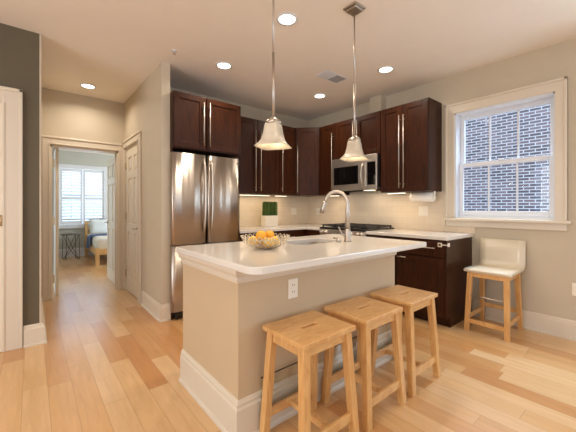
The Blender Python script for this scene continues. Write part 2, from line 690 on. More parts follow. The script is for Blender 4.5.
bm = B()
box(bm, -3.6, 5.2, -4.2, BY + .12, -0.1, 0)
struct('floor', bm, M['floor'], 'honey maple plank floor running through kitchen and hall', 'floor')
bm = B()
box(bm, -3.6, RW + .2, -4.2, HY + .12, CH, CH + .12)
struct('ceiling', bm, M['ceiling'], 'smooth warm white ceiling over the kitchen and hall', 'ceiling')
bm = B()
box(bm, -1.2, 3.6, HY + .121, BY, BZ, BZ + .12)
struct('ceiling_bedroom', bm, M['ceiling'], 'cool lit ceiling of the bedroom past the hall doorway', 'ceiling')


def wall_x(bm, x0, x1, y0, y1, holes, z1=CH):
    """wall running along Y with rectangular holes (ya, yb, za, zb)"""
    y = y0
    for ya, yb, za, zb in sorted(holes):
        box(bm, x0, x1, y, ya, 0, z1)
        if za > 0:
            box(bm, x0, x1, ya, yb, 0, za)
        if zb < z1:
            box(bm, x0, x1, ya, yb, zb, z1)
        y = yb
    box(bm, x0, x1, y, y1, 0, z1)


def wall_y(bm, y0, y1, x0, x1, holes, z1=CH):
    x = x0
    for xa, xb, za, zb in sorted(holes):
        box(bm, x, xa, y0, y1, 0, z1)
        if za > 0:
            box(bm, xa, xb, y0, y1, 0, za)
        if zb < z1:
            box(bm, xa, xb, y0, y1, zb, z1)
        x = xb
    box(bm, x, x1, y0, y1, 0, z1)


WY0, WY1, WZ0, WZ1 = 0.60, 1.51, 1.085, 2.30      # kitchen window opening
bm = B()
wall_x(bm, RW, RW + .2, -4.2, BW + .1, [(WY0, WY1, WZ0, WZ1), (-1.05, 0.05, 0.5, 2.3)])
struct('wall_right', bm, M['wall'], 'beige painted wall holding the kitchen window', 'wall')
bm = B()
box(bm, HX1 + .09, RW, BW, BW + .1, 0, CH)
struct('wall_back', bm, M['wall'], 'beige wall behind the refrigerator and corner cabinets', 'wall')
DY0, DY1, DZ = 4.20, 4.95, 2.05
bm = B()
wall_x(bm, HX1, HX1 + .09, WE, HY, [(DY0, DY1, 0, DZ)])
struct('wall_hall', bm, M['wall'], 'beige hall wall ending beside the steel refrigerator', 'wall')
OX0, OX1, OZ = 0.185, 0.975, 2.02
bm = B()
wall_y(bm, HY, HY + .12, -1.2, 3.6, [(OX0, OX1, 0, OZ)])
struct('wall_hall_end', bm, M['wall'], 'beige wall over the bedroom doorway at the hall end', 'wall')
bm = B()
box(bm, 0.052, HX0 - .014, 3.5, HY, 0, CH)
struct('wall_hall_side', bm, M['wall'], 'pale corner edge of the hall side wall', 'wall')
bm = B()
box(bm, -3.6, 0.052, 3.5, HY, 0, CH)
struct('wall_left', bm, M['dark_wall'], 'dark taupe accent wall beside the hall', 'wall')
bm = B()
wall_y(bm, -4.2, -4.1, -3.6, RW, [(-2.4, 0.2, 0.4, 2.4), (0.9, 3.1, 0.4, 2.4)])  # both openings are made up to let the fill light in
struct('wall_rear', bm, M['wall'], 'beige wall of the living end with two added openings for fill light', 'wall')
bm = B()
wall_x(bm, -3.7, -3.6, -4.2, 3.5, [(-.5, 2.3, 0.4, 2.5)])  # unseen opening added for the living end fill lamp
struct('wall_living', bm, M['wall'], 'beige side wall of the living end', 'wall')
# bedroom
BX0, BX1, BWZ0, BWZ1 = 0.50, 1.44, 0.78, 2.15
bm = B()
wall_y(bm, BY, BY + .12, -1.2, 3.6, [(BX0, BX1, BWZ0, BWZ1)], BZ)
struct('wall_bedroom', bm, M['bed_wall'], 'sage grey bedroom wall around the shuttered window', 'wall')
bm = B()
box(bm, .18, .30, HY + 1.1, BY, 0, BZ)
struct('wall_bedroom_side', bm, M['bed_wall'], 'sage grey bedroom side wall beside the round table', 'wall')
bm = B()
wall_x(bm, 3.6, 3.7, HY, BY + .12, [(6.4, 8.0, .7, 2.3)], BZ)  # opening made up so the added fill lamp reaches the bed
struct('wall_bedroom_far', bm, M['bed_wall'], 'sage grey bedroom wall beyond the bed', 'wall')
# wall chase above the microwave cabinet
bm = B()
box(bm, 3.66, RW, 2.40, 2.59, 2.455, CH)
struct('wall_chase', bm, M['wall'], 'boxed beige vent chase rising above the microwave cabinet', 'wall')
# outside
bm = B()
box(bm, 7.6, 7.8, -4, 7, -3, 6.5)
struct('wall_exterior', bm, M['brick'], 'purple grey brick wall of the house across the alley', 'wall')

# tile backsplash
bm = B()
box(bm, 1.96, RW, BW - .008, BW, .915, 1.40)
box(bm, RW - .008, RW, 1.605, BW - .008, .915, 1.40)
box(bm, RW - .008, RW, 1.29, 1.605, .915, 0.984)
struct('trim_backsplash', bm, M['tile'], 'cream tile backsplash under the dark wall cabinets', 'backsplash')

# baseboards
BB = [(0, 0), (.026, 0), (.026, .018), (.016, .024), (.016, .165), (.011, .176), (.011, .19), (.004, .205), (0, .205)]


def baseb(name, p0, p1, nrm, label, m0=0, m1=0, prof=BB, mat=None):
    b = B()
    extrude_profile(b, prof, p0, p1, nrm, m0, m1)
    return struct(name, b, mat or M['trim'], label, 'baseboard')


bb_small = [(o, z * .86) for o, z in BB]
bb_wide = [(o * 1.5, z * .88) for o, z in BB]
baseb('baseboard_right', (RW, -4.1), (RW, 1.30), (-1, 0, 0), 'cream baseboard under the kitchen window wall', prof=bb_small)
baseb('baseboard_left', (-.055, 3.5), (.066, 3.5), (0, -1, 0), 'cream baseboard under the dark taupe wall', m1=1, prof=bb_wide)
baseb('baseboard_corner', (.066, 3.5), (.066, HY - .02), (1, 0, 0), 'cream baseboard along the hall side wall', m0=1, prof=bb_wide)
baseb('baseboard_hall', (HX1, WE), (HX1, 4.05), (-1, 0, 0), 'cream baseboard on the hall wall near the refrigerator', m0=1, prof=bb_small)
baseb('baseboard_end', (HX1, WE), (HX1 + .09, WE), (0, -1, 0), 'cream baseboard wrapping the wall end at the refrigerator', m0=1, prof=bb_small)
baseb('baseboard_bedroom', (.30, BY), (3.6, BY), (0, -1, 0), 'pale baseboard under the bedroom window', prof=[(o, z * 1.0) for o, z in BB], mat=M['white_trim'])

# ------------------------------------------------------------------ doors and casings
def casing_y(b, y, nrm, xa, xb, ztop, wdt=.09, t=.02):
    """casing around an opening in a wall facing -Y; (xa, xb) = opening"""
    s = -1
    for x0, x1 in ((xa - wdt, xa), (xb, xb + wdt)):
        box(b, x0, x1, y - t, y, 0, ztop + wdt, .004)
    box(b, xa, xb, y - t, y, ztop, ztop + wdt, .004)
    box(b, xa - wdt - .012, xb + wdt + .012, y - t - .012, y, ztop + wdt, ztop + wdt + .025, .005)
    box(b, xa - .022, xa - .008, y - t - .008, y, 0, ztop + .02, .003)
    box(b, xb + .008, xb + .022, y - t - .008, y, 0, ztop + .02, .003)
    box(b, xa - .02, xb + .02, y - t - .008, y, ztop + .006, ztop + .02, .003)


# hall end doorway (opening into the bedroom)
dr = thing('door_1', 'cased bedroom doorway at the hall end with its open panelled door', 'door', ((OX0 + OX1) / 2, HY, 0), kind='structure')
b = B()
casing_y(b, HY, -1, OX0, OX1 - 0.005, OZ, wdt=.085)
obj('casing', b, M['trim'], dr)
b = B()
box(b, OX0 - .001, OX0 + .02, HY - .002, HY + .14, 0, OZ)
box(b, OX1 - .02, OX1 + .001, HY - .002, HY + .14, 0, OZ)
box(b, OX0, OX1, HY - .002, HY + .14, OZ - .02, OZ + .001)
box(b, OX1 - .032, OX1 - .02, HY + .05, HY + .09, 0, OZ - .02)
jb = obj('jamb', b, M['trim'], dr)
def panel_door(o, dv, wd, ht, name, parent, t=.035, z0=.012):
    """six-panel door; outward face = dv turned clockwise; slab occupies n in [-t, 0]"""
    b = B()
    gbox(b, o, dv, 0, wd, -t + .013, -.013, z0, ht, 0)
    st = .105
    cs = wd / 2
    cols = [(st, cs - .05), (cs + .05, wd - st)]
    rows = [(z0 + .2, .86), (.98, ht - .42), (ht - .32, ht - .12)]
    # stiles and rails (raised)
    for n0, n1 in ((-.014, 0), (-t, -t + .014)):
        gbox(b, o, dv, 0, st, n0, n1, z0, ht)
        gbox(b, o, dv, wd - st, wd, n0, n1, z0, ht)
        gbox(b, o, dv, cs - .05, cs + .05, n0, n1, z0, ht)
        zs = [z0] + [q for r in rows for q in r] + [ht]
        for za, zb in zip(zs[0::2], zs[1::2]):
            gbox(b, o, dv, st, cs - .05, n0, n1, za, zb)
            gbox(b, o, dv, cs + .05, wd - st, n0, n1, za, zb)
        for ua, ub in cols:
            for za, zb in rows:
                gbox(b, o, dv, ua + .03, ub - .03, n0 if n1 == 0 else n0 + .003, n1 - .003 if n1 == 0 else n1, za + .03, zb - .03, .004)
    return obj(name, b, M['door'], parent)


def lever(o, dv, u, n, z, direction, parent, mat):
    b = B()
    c = gpt(o, dv, u, n, z)
    d = Vector((dv[0], dv[1], 0)).normalized()
    nn = Vector((d.y, -d.x, 0))
    tube(b, [c, c + nn * .012], .026, 18)
    tube(b, [c + nn * .01, c + nn * .05], .009, 10)
    tube(b, [c + nn * .048, c + nn * .05 + d * direction * .03, c + nn * .048 + d * direction * .105], [.009, .009, .007], 10)
    obj('lever_handle', b, mat, parent)


# open door leaf of the bedroom, swung along its hinge side
leaf = panel_door((OX1 + .008, HY + .15 + .78), (0, -1), .78, 2.0, 'door_leaf', dr)
lever((OX1 + .008, HY + .15 + .78), (0, -1), .065, 0, .95, 1, leaf, M['nickel'])

leaf2 = panel_door((OX0 + .060, HY + .145 + .40), (0, -1), .40, 2.0, 'door_leaf', dr)
for z in (1.80, 1.02, .24):
    b = B()
    box(b, OX0 + .027, OX0 + .052, HY + .141, HY + .1455, z - .055, z + .055, .001)
    obj('hinge', b, M['brass'], leaf2)

# hall closet door
dr2 = thing('door_2', 'closed panelled closet door with lever in the hall wall', 'door', (HX1, (DY0 + DY1) / 2, 0), kind='structure')
b = B()
for y0, y1 in ((DY0 - .085, DY0), (DY1, DY1 + .085)):
    box(b, HX1 - .02, HX1, y0, y1, 0, DZ + .085, .004)
box(b, HX1 - .02, HX1, DY0, DY1, DZ, DZ + .085, .004)
box(b, HX1 - .032, HX1, DY0 - .097, HY - .02, DZ + .085, DZ + .11, .005)
box(b, HX1 - .028, HX1, DY0 - .022, DY0 - .008, 0, DZ + .02, .003)
box(b, HX1 - .028, HX1, DY1 + .008, DY1 + .022, 0, DZ + .02, .003)
box(b, HX1 - .028, HX1, DY0 - .02, DY1 + .02, DZ + .006, DZ + .02, .003)
obj('casing', b, M['trim'], dr2)
b = B()
box(b, HX1, HX1 + .09, DY0 - .001, DY0 + .018, 0, DZ)
box(b, HX1, HX1 + .09, DY1 - .018, DY1 + .001, 0, DZ)
box(b, HX1, HX1 + .09, DY0, DY1, DZ - .018, DZ + .001)
obj('jamb', b, M['trim'], dr2)
lf = panel_door((HX1 + .006, DY1 - .02), (0, -1), DY1 - DY0 - .04, DZ - .02, 'door_leaf', dr2)
lever((HX1 + .006, DY1 - .02), (0, -1), DY1 - DY0 - .105, 0, .93, -1, lf, M['bronze'])
for z in (1.80, 1.08, .26):
    b = B()
    tube(b, [(HX1 - .004, DY1 - .018, z - .05), (HX1 - .004, DY1 - .018, z + .05)], .009, 10)
    obj('hinge', b, M['brass'], dr2)

# door casing on the dark wall
dr3 = thing('door_3', 'cream casing of a doorway in the dark taupe wall', 'door', (-.13, 3.5, 0), kind='structure')
b = B()
box(b, -.19, -.06, 3.478, 3.5, 0, 2.185, .004)
box(b, -1.15, -.06, 3.479, 3.5, 2.07, 2.185, .004)
box(b, -.085, -.06, 3.468, 3.5, 0, 2.21, .005)
box(b, -1.15, -.06, 3.468, 3.5, 2.18, 2.21, .005)
box(b, -.19, -.172, 3.472, 3.5, 0, 2.08, .004)
obj('casing', b, M['trim'], dr3)
b = B()
box(b, -1.05, -.19, 3.482, 3.5, 0.005, 2.07)
dleaf = obj('door_leaf', b, M['door'], dr3)
b = B()
tube(b, [(-.197, 3.474, 1.05), (-.197, 3.474, 1.14)], .009, 10)
obj('hinge', b, M['brass'], dr3)

# ------------------------------------------------------------------ kitchen window
wn = thing('window_1', 'white double hung kitchen window looking onto a brick wall', 'window', (RW, 1.05, WZ0), kind='structure')
CY0, CY1, CZ1 = 0.52, 1.60, 2.39
b = B()
for y0, y1 in ((CY0, WY0 + .008), (WY1 - .008, CY1)):
    box(b, RW - .02, RW, y0, y1, WZ0 - .02, CZ1, .004)
box(b, RW - .02, RW, WY0, WY1, WZ1 - .008, CZ1, .004)
for y0, y1 in ((CY0, CY0 + .022), (CY1 - .022, CY1)):
    box(b, RW - .032, RW, y0, y1, WZ0 - .02, CZ1 + .012, .004)
box(b, RW - .032, RW, CY0, CY1, CZ1 - .012, CZ1 + .012, .004)
obj('casing', b, M['trim'], wn)
b = B()
box(b, RW - .06, RW + .1, CY0 - .03, CY1 + .005, WZ0 - .035, WZ0 - .004, .008)
obj('sill', b, M['trim'], wn)
b = B()
box(b, RW - .022, RW, CY0, CY1 - .005, WZ0 - .10, WZ0 - .034, .005)
obj('apron', b, M['trim'], wn)
b = B()
JX0, JX1 = RW, RW + .2
box(b, JX0, JX1, WY0 - .001, WY0 + .022, WZ0, WZ1)
box(b, JX0, JX1, WY1 - .022, WY1 + .001, WZ0, WZ1)
box(b, JX0, JX1, WY0, WY1, WZ1 - .022, WZ1 + .001)
box(b, JX0 + .06, JX1, WY0, WY1, WZ0 - .004, WZ0 + .018)
obj('jamb', b, M['white_trim'], wn)
MZ = 1.69


def sash(name, x, za, zb, rail_b, rail_t):
    b = B()
    ya, yb = WY0 + .022, WY1 - .022
    st = .045
    box(b, x, x + .035, ya, ya + st, za, zb, .004)
    box(b, x, x + .035, yb - st, yb, za, zb, .004)
    box(b, x, x + .035, ya + st, yb - st, za, za + rail_b, .004)
    box(b, x, x + .035, ya + st, yb - st, zb - rail_t, zb, .004)
    o = obj(name, b, M['white_trim'], wn)
    gy0, gy1 = ya + st, yb - st
    b = B()
    for k in (1, 2):
        y = gy0 + (gy1 - gy0) * k / 3
        box(b, x + .006, x + .012, y - .007, y + .007, za + rail_b, zb - rail_t)
        box(b, x + .022, x + .028, y - .007, y + .007, za + rail_b, zb - rail_t)
    obj('muntin', b, M['white_trim'], o)
    b = B()
    box(b, x + .015, x + .019, gy0 - .005, gy1 + .005, za + rail_b - .005, zb - rail_t + .005)
    obj('pane', b, M['glass'], o)


sash('upper_sash', RW + .125, MZ - .02, WZ1 - .022, .04, .05)
sash('lower_sash', RW + .085, WZ0 + .018, MZ + .025, .06, .045)
b = B()
box(b, RW + .070, RW + .086, 1.04, 1.09, MZ + .02, MZ + .035, .004)
obj('sash_lock', b, M['white_trim'], wn)

# side window beyond the frame (brings in the blue daylight)
w3 = thing('window_3', 'tall white window in the beige wall past the kitchen window', 'window', (RW, -.5, .5), kind='structure')
b = B()
for y0, y1 in ((-1.14, -1.05), (.05, .14)):
    box(b, RW - .02, RW, y0, y1, .41, 2.39, .004)
box(b, RW - .02, RW, -1.05, .05, 2.3, 2.39, .004)
box(b, RW - .02, RW, -1.05, .05, .41, .5, .004)
obj('casing', b, M['trim'], w3)
b = B()
box(b, RW + .08, RW + .12, -1.05, -1.0, .5, 2.3)
box(b, RW + .08, RW + .12, 0, .05, .5, 2.3)
box(b, RW + .08, RW + .12, -1.0, 0, 1.37, 1.42)
obj('sash', b, M['white_trim'], w3)

# bedroom window with plantation shutters
w2 = thing('window_2', 'bedroom window with white louvered plantation shutters', 'window', ((BX0 + BX1) / 2, BY, BWZ0), kind='structure')
b = B()
box(b, BX0 - .08, BX0 + .01, BY - .03, BY, BWZ0 - .09, BWZ1 + .09, .006)
box(b, BX1 - .01, BX1 + .08, BY - .03, BY, BWZ0 - .09, BWZ1 + .09, .006)
box(b, BX0, BX1, BY - .03, BY, BWZ1 - .01, BWZ1 + .09, .006)
box(b, BX0 - .10, BX1 + .10, BY - .05, BY, BWZ0 - .09, BWZ0 + .01, .006)
obj('casing', b, M['white_trim'], w2)
xm = (BX0 + BX1) / 2
for xa, xb in ((BX0 + .012, xm - .003), (xm + .003, BX1 - .012)):
    b = B()
    y0, y1 = BY - .002, BY + .026
    box(b, xa, xa + .05, y0, y1, BWZ0 + .012, BWZ1 - .012, .003)
    box(b, xb - .05, xb, y0, y1, BWZ0 + .012, BWZ1 - .012, .003)
    zmid = 1.42
    for za, zb in ((BWZ0 + .012, BWZ0 + .09), (zmid - .035, zmid + .035), (BWZ1 - .085, BWZ1 - .012)):
        box(b, xa + .05, xb - .05, y0, y1, za, zb, .003)
    sh = obj('shutter', b, M['white_trim'], w2)
    b = B()
    for za, zb in ((BWZ0 + .09, zmid - .035), (zmid + .035, BWZ1 - .085)):
        n = round((zb - za) / .074)
        for k in range(n):
            zc = za + (zb - za) * (k + .5) / n
            a = math.radians(-38)
            ca, sa = math.cos(a) * .036, math.sin(a) * .036
            q = B()
            box(q, xa + .052, xb - .052, -.036, .036, -.0045, .0045, .003)
            bmesh.ops.rotate(q, verts=q.verts, cent=(0, 0, 0), matrix=Matrix.Rotation(a, 3, 'X'))
            bmesh.ops.translate(q, verts=q.verts, vec=(0, BY + .012, zc))
            _merge(b, q)
    obj('louver_set', b, M['white_trim'], sh)
    b = B()
    for za, zb in ((BWZ0 + .11, zmid - .06), (zmid + .06, BWZ1 - .11)):
        box(b, (xa + xb) / 2 - .006, (xa + xb) / 2 + .006, BY - .032, BY - .022, za, zb, .002)
    obj('tilt_rod', b, M['white_trim'], sh)
b = B()
box(b, BX0, BX1, BY + .08, BY + .086, BWZ0, BWZ1)
obj('pane', b, M['glass'], w2)


# ------------------------------------------------------------------ cabinets
def shaker(o, dv, u0, u1, z0, z1, parent, rail=.062, t=.02, name='door'):
    b = B()
    gbox(b, o, dv, u0, u0 + rail, 0, t, z0, z1, .002)
    gbox(b, o, dv, u1 - rail, u1, 0, t, z0, z1, .002)
    gbox(b, o, dv, u0 + rail, u1 - rail, 0, t, z1 - rail, z1, .002)
    gbox(b, o, dv, u0 + rail, u1 - rail, 0, t, z0, z0 + rail, .002)
    gbox(b, o, dv, u0 + rail - .002, u1 - rail + .002, 0, t - .009, z0 + rail - .002, z1 - rail + .002)
    return obj(name, b, M['cabinet'], parent)


def slab(o, dv, u0, u1, z0, z1, parent, name='drawer', t=.02):
    b = B()
    gbox(b, o, dv, u0, u1, 0, t, z0, z1, .002)
    return obj(name, b, M['cabinet'], parent)


def bar(o, dv, u, z0, z1, parent, t=.02, r=.0062):
    b = B()
    tube(b, [gpt(o, dv, u, t + .032, z0), gpt(o, dv, u, t + .032, z1)], r, 10)
    for z in (z0 + .05, z1 - .05):
        tube(b, [gpt(o, dv, u, t - .001, z), gpt(o, dv, u, t + .032, z)], r * .8, 8)
    obj('bar_handle', b, M['nickel'], parent)


def hbar(o, dv, u0, u1, z, parent, t=.02, r=.006):
    b = B()
    tube(b, [gpt(o, dv, u0, t + .03, z), gpt(o, dv, u1, t + .03, z)], r, 10)
    for u in (u0 + .03, u1 - .03):
        tube(b, [gpt(o, dv, u, t - .001, z), gpt(o, dv, u, t + .03, z)], r * .8, 8)
    obj('bar_handle', b, M['nickel'], parent)


UT, UB = 2.452, 1.392
EX = (1, 0)     # faces -Y
EY = (0, -1)    # faces -X  (width runs toward -Y)

# above the refrigerator
c = thing('wall_cabinet', 'dark two door cabinet above the steel refrigerator', 'cabinet', (1.56, 3.6, 1.84))
b = B()
box(b, 1.145, 1.965, 3.27, BW - .002, 1.84, 2.44)
obj('body', b, M['cabinet'], c)
b = B()
box(b, 1.142, 1.160, 3.32, BW - .002, 0, 1.84)
obj('side_panel', b, M['cabinet'], c)
o = (1.145, 3.27)
d1 = shaker(o, EX, .004, .350, 1.852, 2.437, c)
bar(o, EX, .328, 1.885, 2.372, d1)
d2 = shaker(o, EX, .378, .815, 1.852, 2.437, c)
bar(o, EX, .400, 1.885, 2.38, d2)

# back run, two-door cabinet
c = thing('wall_cabinet', 'dark two door wall cabinet behind the pendant between refrigerator and plant', 'cabinet', (2.4, 3.8, UB))
b = B()
box(b, 1.966, 2.848, 3.64, BW - .002, UB, UT)
obj('body', b, M['cabinet'], c)
o = (1.966, 3.64)
d1 = shaker(o, EX, .004, .494, UB + .004, UT - .012, c)
bar(o, EX, .446, 1.432, 2.288, d1)
d2 = shaker(o, EX, .502, .878, UB + .004, UT - .012, c)
bar(o, EX, .534, 1.435, 2.302, d2)
c = thing('wall_cabinet', 'narrow dark wall cabinet beside the angled corner cabinet', 'cabinet', (3.0, 3.8, UB))
b = B()
box(b, 2.852, 3.178, 3.64, BW - .002, UB, UT)
obj('body', b, M['cabinet'], c)
o = (2.852, 3.64)
d1 = shaker(o, EX, .004, .322, UB + .004, UT - .012, c)
bar(o, EX, .04, 1.434, 2.30, d1)
# diagonal corner
c = thing('corner_cabinet', 'dark angled wall cabinet filling the kitchen corner', 'cabinet', (3.5, 3.7, UB))
b = B()
P0, P1 = (3.182, 3.625), (3.435, 3.36)
prism(b, [P0, P1, (RW - .002, 3.36), (RW - .002, BW - .002), (3.182, BW - .002)], UB, UT)
obj('body', b, M['cabinet'], c)
dv = (P1[0] - P0[0], P1[1] - P0[1])
L = math.hypot(*dv)
d1 = shaker(P0, dv, .008, L - .012, UB + .004, UT - .012, c)
bar(P0, dv, .035, 1.434, 2.17, d1)
# narrow cabinet next to the microwave
UX = 3.455
c = thing('wall_cabinet', 'slim dark wall cabinet between the corner cabinet and microwave', 'cabinet', (3.6, 3.2, UB))
b = B()
box(b, UX, RW - .002, 3.04, 3.356, UB, UT)
obj('body', b, M['cabinet'], c)
o = (UX, 3.356)
d1 = shaker(o, EY, .006, .312, UB + .004, UT - .012, c)
bar(o, EY, .282, 1.46, 2.304, d1)
# above the microwave
c = thing('wall_cabinet', 'dark two door wall cabinet directly above the microwave', 'cabinet', (3.6, 2.65, 1.895))
b = B()
box(b, UX, RW - .002, 2.27, 3.036, 1.895, UT)
obj('body', b, M['cabinet'], c)
o = (UX, 3.036)
d1 = shaker(o, EY, .004, .379, 1.90, UT - .012, c)
bar(o, EY, .35, 2.0, 2.40, d1)
d2 = shaker(o, EY, .387, .762, 1.90, UT - .012, c)
bar(o, EY, .42, 2.0, 2.40, d2)
# tall double door cabinet nearest the window
c = thing('wall_cabinet', 'tall dark two door wall cabinet nearest the kitchen window', 'cabinet', (3.6, 1.94, UB))
b = B()
box(b, UX, RW - .002, 1.648, 2.266, UB, UT)
obj('body', b, M['cabinet'], c)
o = (UX, 2.266)
d1 = shaker(o, EY, .004, .300, UB + .004, UT - .012, c)
bar(o, EY, .275, 1.438, 2.316, d1)
d2 = shaker(o, EY, .304, .614, UB + .004, UT - .012, c)
bar(o, EY, .332, 1.435, 2.314, d2)

# base cabinets
KB = .876
c = thing('base_cabinet', 'dark base cabinet run behind the island under the plant', 'cabinet', (2.6, 3.65, 0))
b = B()
box(b, 1.966, 3.14, 3.36, BW - .002, .1, KB)
box(b, 1.966, 3.14, 3.43, BW - .002, 0, .1)
obj('body', b, M['cabinet'], c)
o = (1.966, 3.36)
for u0, u1, us in ((.004, .56, .5), (.568, 1.10, .62)):
    dd = shaker(o, EX, u0, u1, .11, .69, c)
    bar(o, EX, us, .5, .66, dd)
    dw = slab(o, EX, u0, u1, .70, .866, c)
    hbar(o, EX, (u0 + u1) / 2 - .09, (u0 + u1) / 2 + .09, .78, dw)
c = thing('base_cabinet', 'dark corner base cabinet between the range and the back run', 'cabinet', (3.5, 3.5, 0))
b = B()
box(b, 3.16, RW - .002, 3.035, 3.36, .1, KB)
box(b, 3.144, RW - .002, 3.36, BW - .002, .1, KB)
box(b, 3.23, RW - .002, 3.035, 3.36, 0, .1)
obj('body', b, M['cabinet'], c)
o = (3.16, 3.33)
shaker(o, EY, .004, .29, .11, .866, c)
BXF = 3.15
c = thing('base_cabinet', 'dark drawer base cabinet beside the range', 'cabinet', (3.45, 2.06, 0))
b = B()
box(b, BXF, RW - .002, 1.868, 2.256, .1, KB)
box(b, BXF + .07, RW - .002, 1.868, 2.256, 0, .1)
obj('body', b, M['cabinet'], c)
o = (BXF, 2.256)
dd = shaker(o, EY, .004, .384, .11, .69, c)
bar(o, EY, .35, .48, .66, dd)
dw = slab(o, EY, .004, .384, .70, .866, c)
hbar(o, EY, .1, .29, .79, dw)
c = thing('base_cabinet', 'dark end base cabinet beside the white backed stool', 'cabinet', (3.45, 1.58, 0))
b = B()
box(b, BXF, RW - .002, 1.338, 1.864, .1, KB)
box(b, BXF + .07, RW - .002, 1.338, 1.864, 0, .1)
obj('body', b, M['cabinet'], c)
b = B()
box(b, BXF - .02, RW - .002, 1.318, 1.337, .1, KB, .001)
box(b, BXF + .06, RW - .002, 1.318, 1.337, 0, .102, .001)
obj('end_panel', b, M['cabinet'], c)
o = (BXF, 1.864)
dd = shaker(o, EY, 0.004, .524, .11, .69, c)
hbar(o, EY, .03, .13, .665, dd)
dw = slab(o, EY, 0.004, .524, .70, .866, c)
hbar(o, EY, .2, .44, .792, dw)
# child lock on the drawer corner
c = thing('child_lock', 'white child safety latch on the end cabinet drawer', 'latch', (3.12, 1.338, .8))
b = B()
box(b, 3.119, 3.1295, 1.360, 1.402, .808, .85, .004)
obj('pad', b, M['plastic'], c)
b = B()
box(b, 3.142, 3.182, 1.307, 1.3175, .812, .85, .004)
obj('pad', b, M['plastic'], c)
b = B()
tube(b, [(3.12, 1.365, .83), (3.112, 1.336, .832), (3.113, 1.312, .832), (3.13, 1.310, .832), (3.145, 1.310, .832)], .004, 8)
obj('strap', b, M['plastic'], c)
b = B()
box(b, 3.116, 3.12, 1.370, 1.392, .819, .841, .001)
obj('button', b, M['slot'], c)

# ------------------------------------------------------------------ countertops
CT0, CT1 = .877, .914
b = B()
prism(b, [(1.966, 3.325), (3.115, 3.325), (3.115, 3.034), (RW - .009, 3.034), (RW - .009, BW - .009), (1.966, BW - .009)], CT0, CT1, bev=.005)
tag(obj('countertop', b, M['quartz']), 'white quartz worktop along the tiled back corner holding the planter', 'countertop')
b = B()
prism(b, rounded(3.115, RW - .009, 1.302, 2.258, [.02, 0, 0, 0]), CT0, CT1, bev=.005)
tag(obj('countertop', b, M['quartz']), 'white quartz worktop between the range and the window', 'countertop')

# ------------------------------------------------------------------ island
IX0, IX1, IY0, IY1 = .812, 2.283, 1.372, 2.12
IT0, IT1 = .892, .93
isl = thing('kitchen_island', 'beige painted kitchen island with deep cream baseboard', 'island', (1.55, 1.7, 0))
b = B()
box(b, IX0, IX1, IY0, IY1, .002, IT0 - .001)
# open the top for the sink: body is a shell around it, so the bowl sits in a hollow
obj('body', b, M['island'], isl)
b = B()
IB = [(0, 0), (.03, 0), (.03, .016), (.02, .026), (.02, .172), (.014, .184), (.014, .198), (.006, .214), (0, .216)]
extrude_profile(b, IB, (IX0, IY1), (IX0, IY0), (-1, 0, 0), 0, 1)
extrude_profile(b, IB, (IX0, IY0), (IX1, IY0), (0, -1, 0), 1, 1)
extrude_profile(b, IB, (IX1, IY0), (IX1, IY1), (1, 0, 0), 1, 0)
obj('baseboard', b, M['trim'], isl)
b = B()
IC = [(0, .815), (.008, .815), (.012, .832), (.012, .848), (.026, .856), (.034, .872), (.036, IT0 - .001), (0, IT0 - .001)]
extrude_profile(b, IC, (IX0, IY1), (IX0, IY0), (-1, 0, 0), 0, 1)
extrude_profile(b, IC, (IX0, IY0), (IX1, IY0), (0, -1, 0), 1, 1)
extrude_profile(b, IC, (IX1, IY0), (IX1, IY1), (1, 0, 0), 1, 0)
obj('crown_moulding', b, M['trim'], isl)
SX0, SX1, SY0, SY1 = 1.50, 1.98, 1.645, 1.95
b = B()
prism(b, rounded(.765, 2.408, 1.157, 2.145, [.075, .03, .02, .02]), IT0, IT1, hole=rounded(SX0, SX1, SY0, SY1, .05), bev=.006)
tag(obj('countertop', b, M['quartz']), 'white quartz island top with rounded corner and sink cutout', 'countertop')
# sink basin
b = B()
ro = rounded(SX0 - .004, SX1 + .004, SY0 - .004, SY1 + .004, .05)
ri = rounded(SX0 + .02, SX1 - .02, SY0 + .02, SY1 - .02, .05)
q = bmesh.new()
r1 = [q.verts.new((x, y, IT0 - .0005)) for x, y in ro]
r2 = [q.verts.new((x, y, IT0 - .15)) for x, y in ri]
n = len(r1)
for i in range(n):
    q.faces.new((r1[i], r1[(i + 1) % n], r2[(i + 1) % n], r2[i]))
q.faces.new(r2)
bmesh.ops.recalc_face_normals(q, faces=q.faces)
_merge(b, q)
snk = obj('sink', b, M['nickel'])
tag(snk, 'steel undermount sink set into the island top', 'sink')
b = B()
lathe(b, [(.001, IT0 - .1485), (.035, IT0 - .1485), (.04, IT0 - .146), (.03, IT0 - .146), (.001, IT0 - .147)], ((SX0 + SX1) / 2, (SY0 + SY1) / 2, 0), 20)
obj('drain', b, M['nickel'], snk)
# hollow the island body where the sink hangs
body = [o for o in isl.children if o.name.startswith('body')][0]
bmc = bmesh.new()
wb = Vector(isl.location)
x0, x1, y0, y1 = SX0 - .03, SX1 + .03, SY0 - .03, SY1 + .03
for a in ((IX0, x0, IY0, IY1, .002, IT0 - .001), (x1, IX1, IY0, IY1, .002, IT0 - .001), (x0, x1, IY0, y0, .002, IT0 - .001),
          (x0, x1, y1, IY1, .002, IT0 - .001), (x0, x1, y0, y1, .002, .65)):
    box(bmc, *a)
bmesh.ops.translate(bmc, verts=bmc.verts, vec=-wb)
bmc.to_mesh(body.data)
bmc.free()

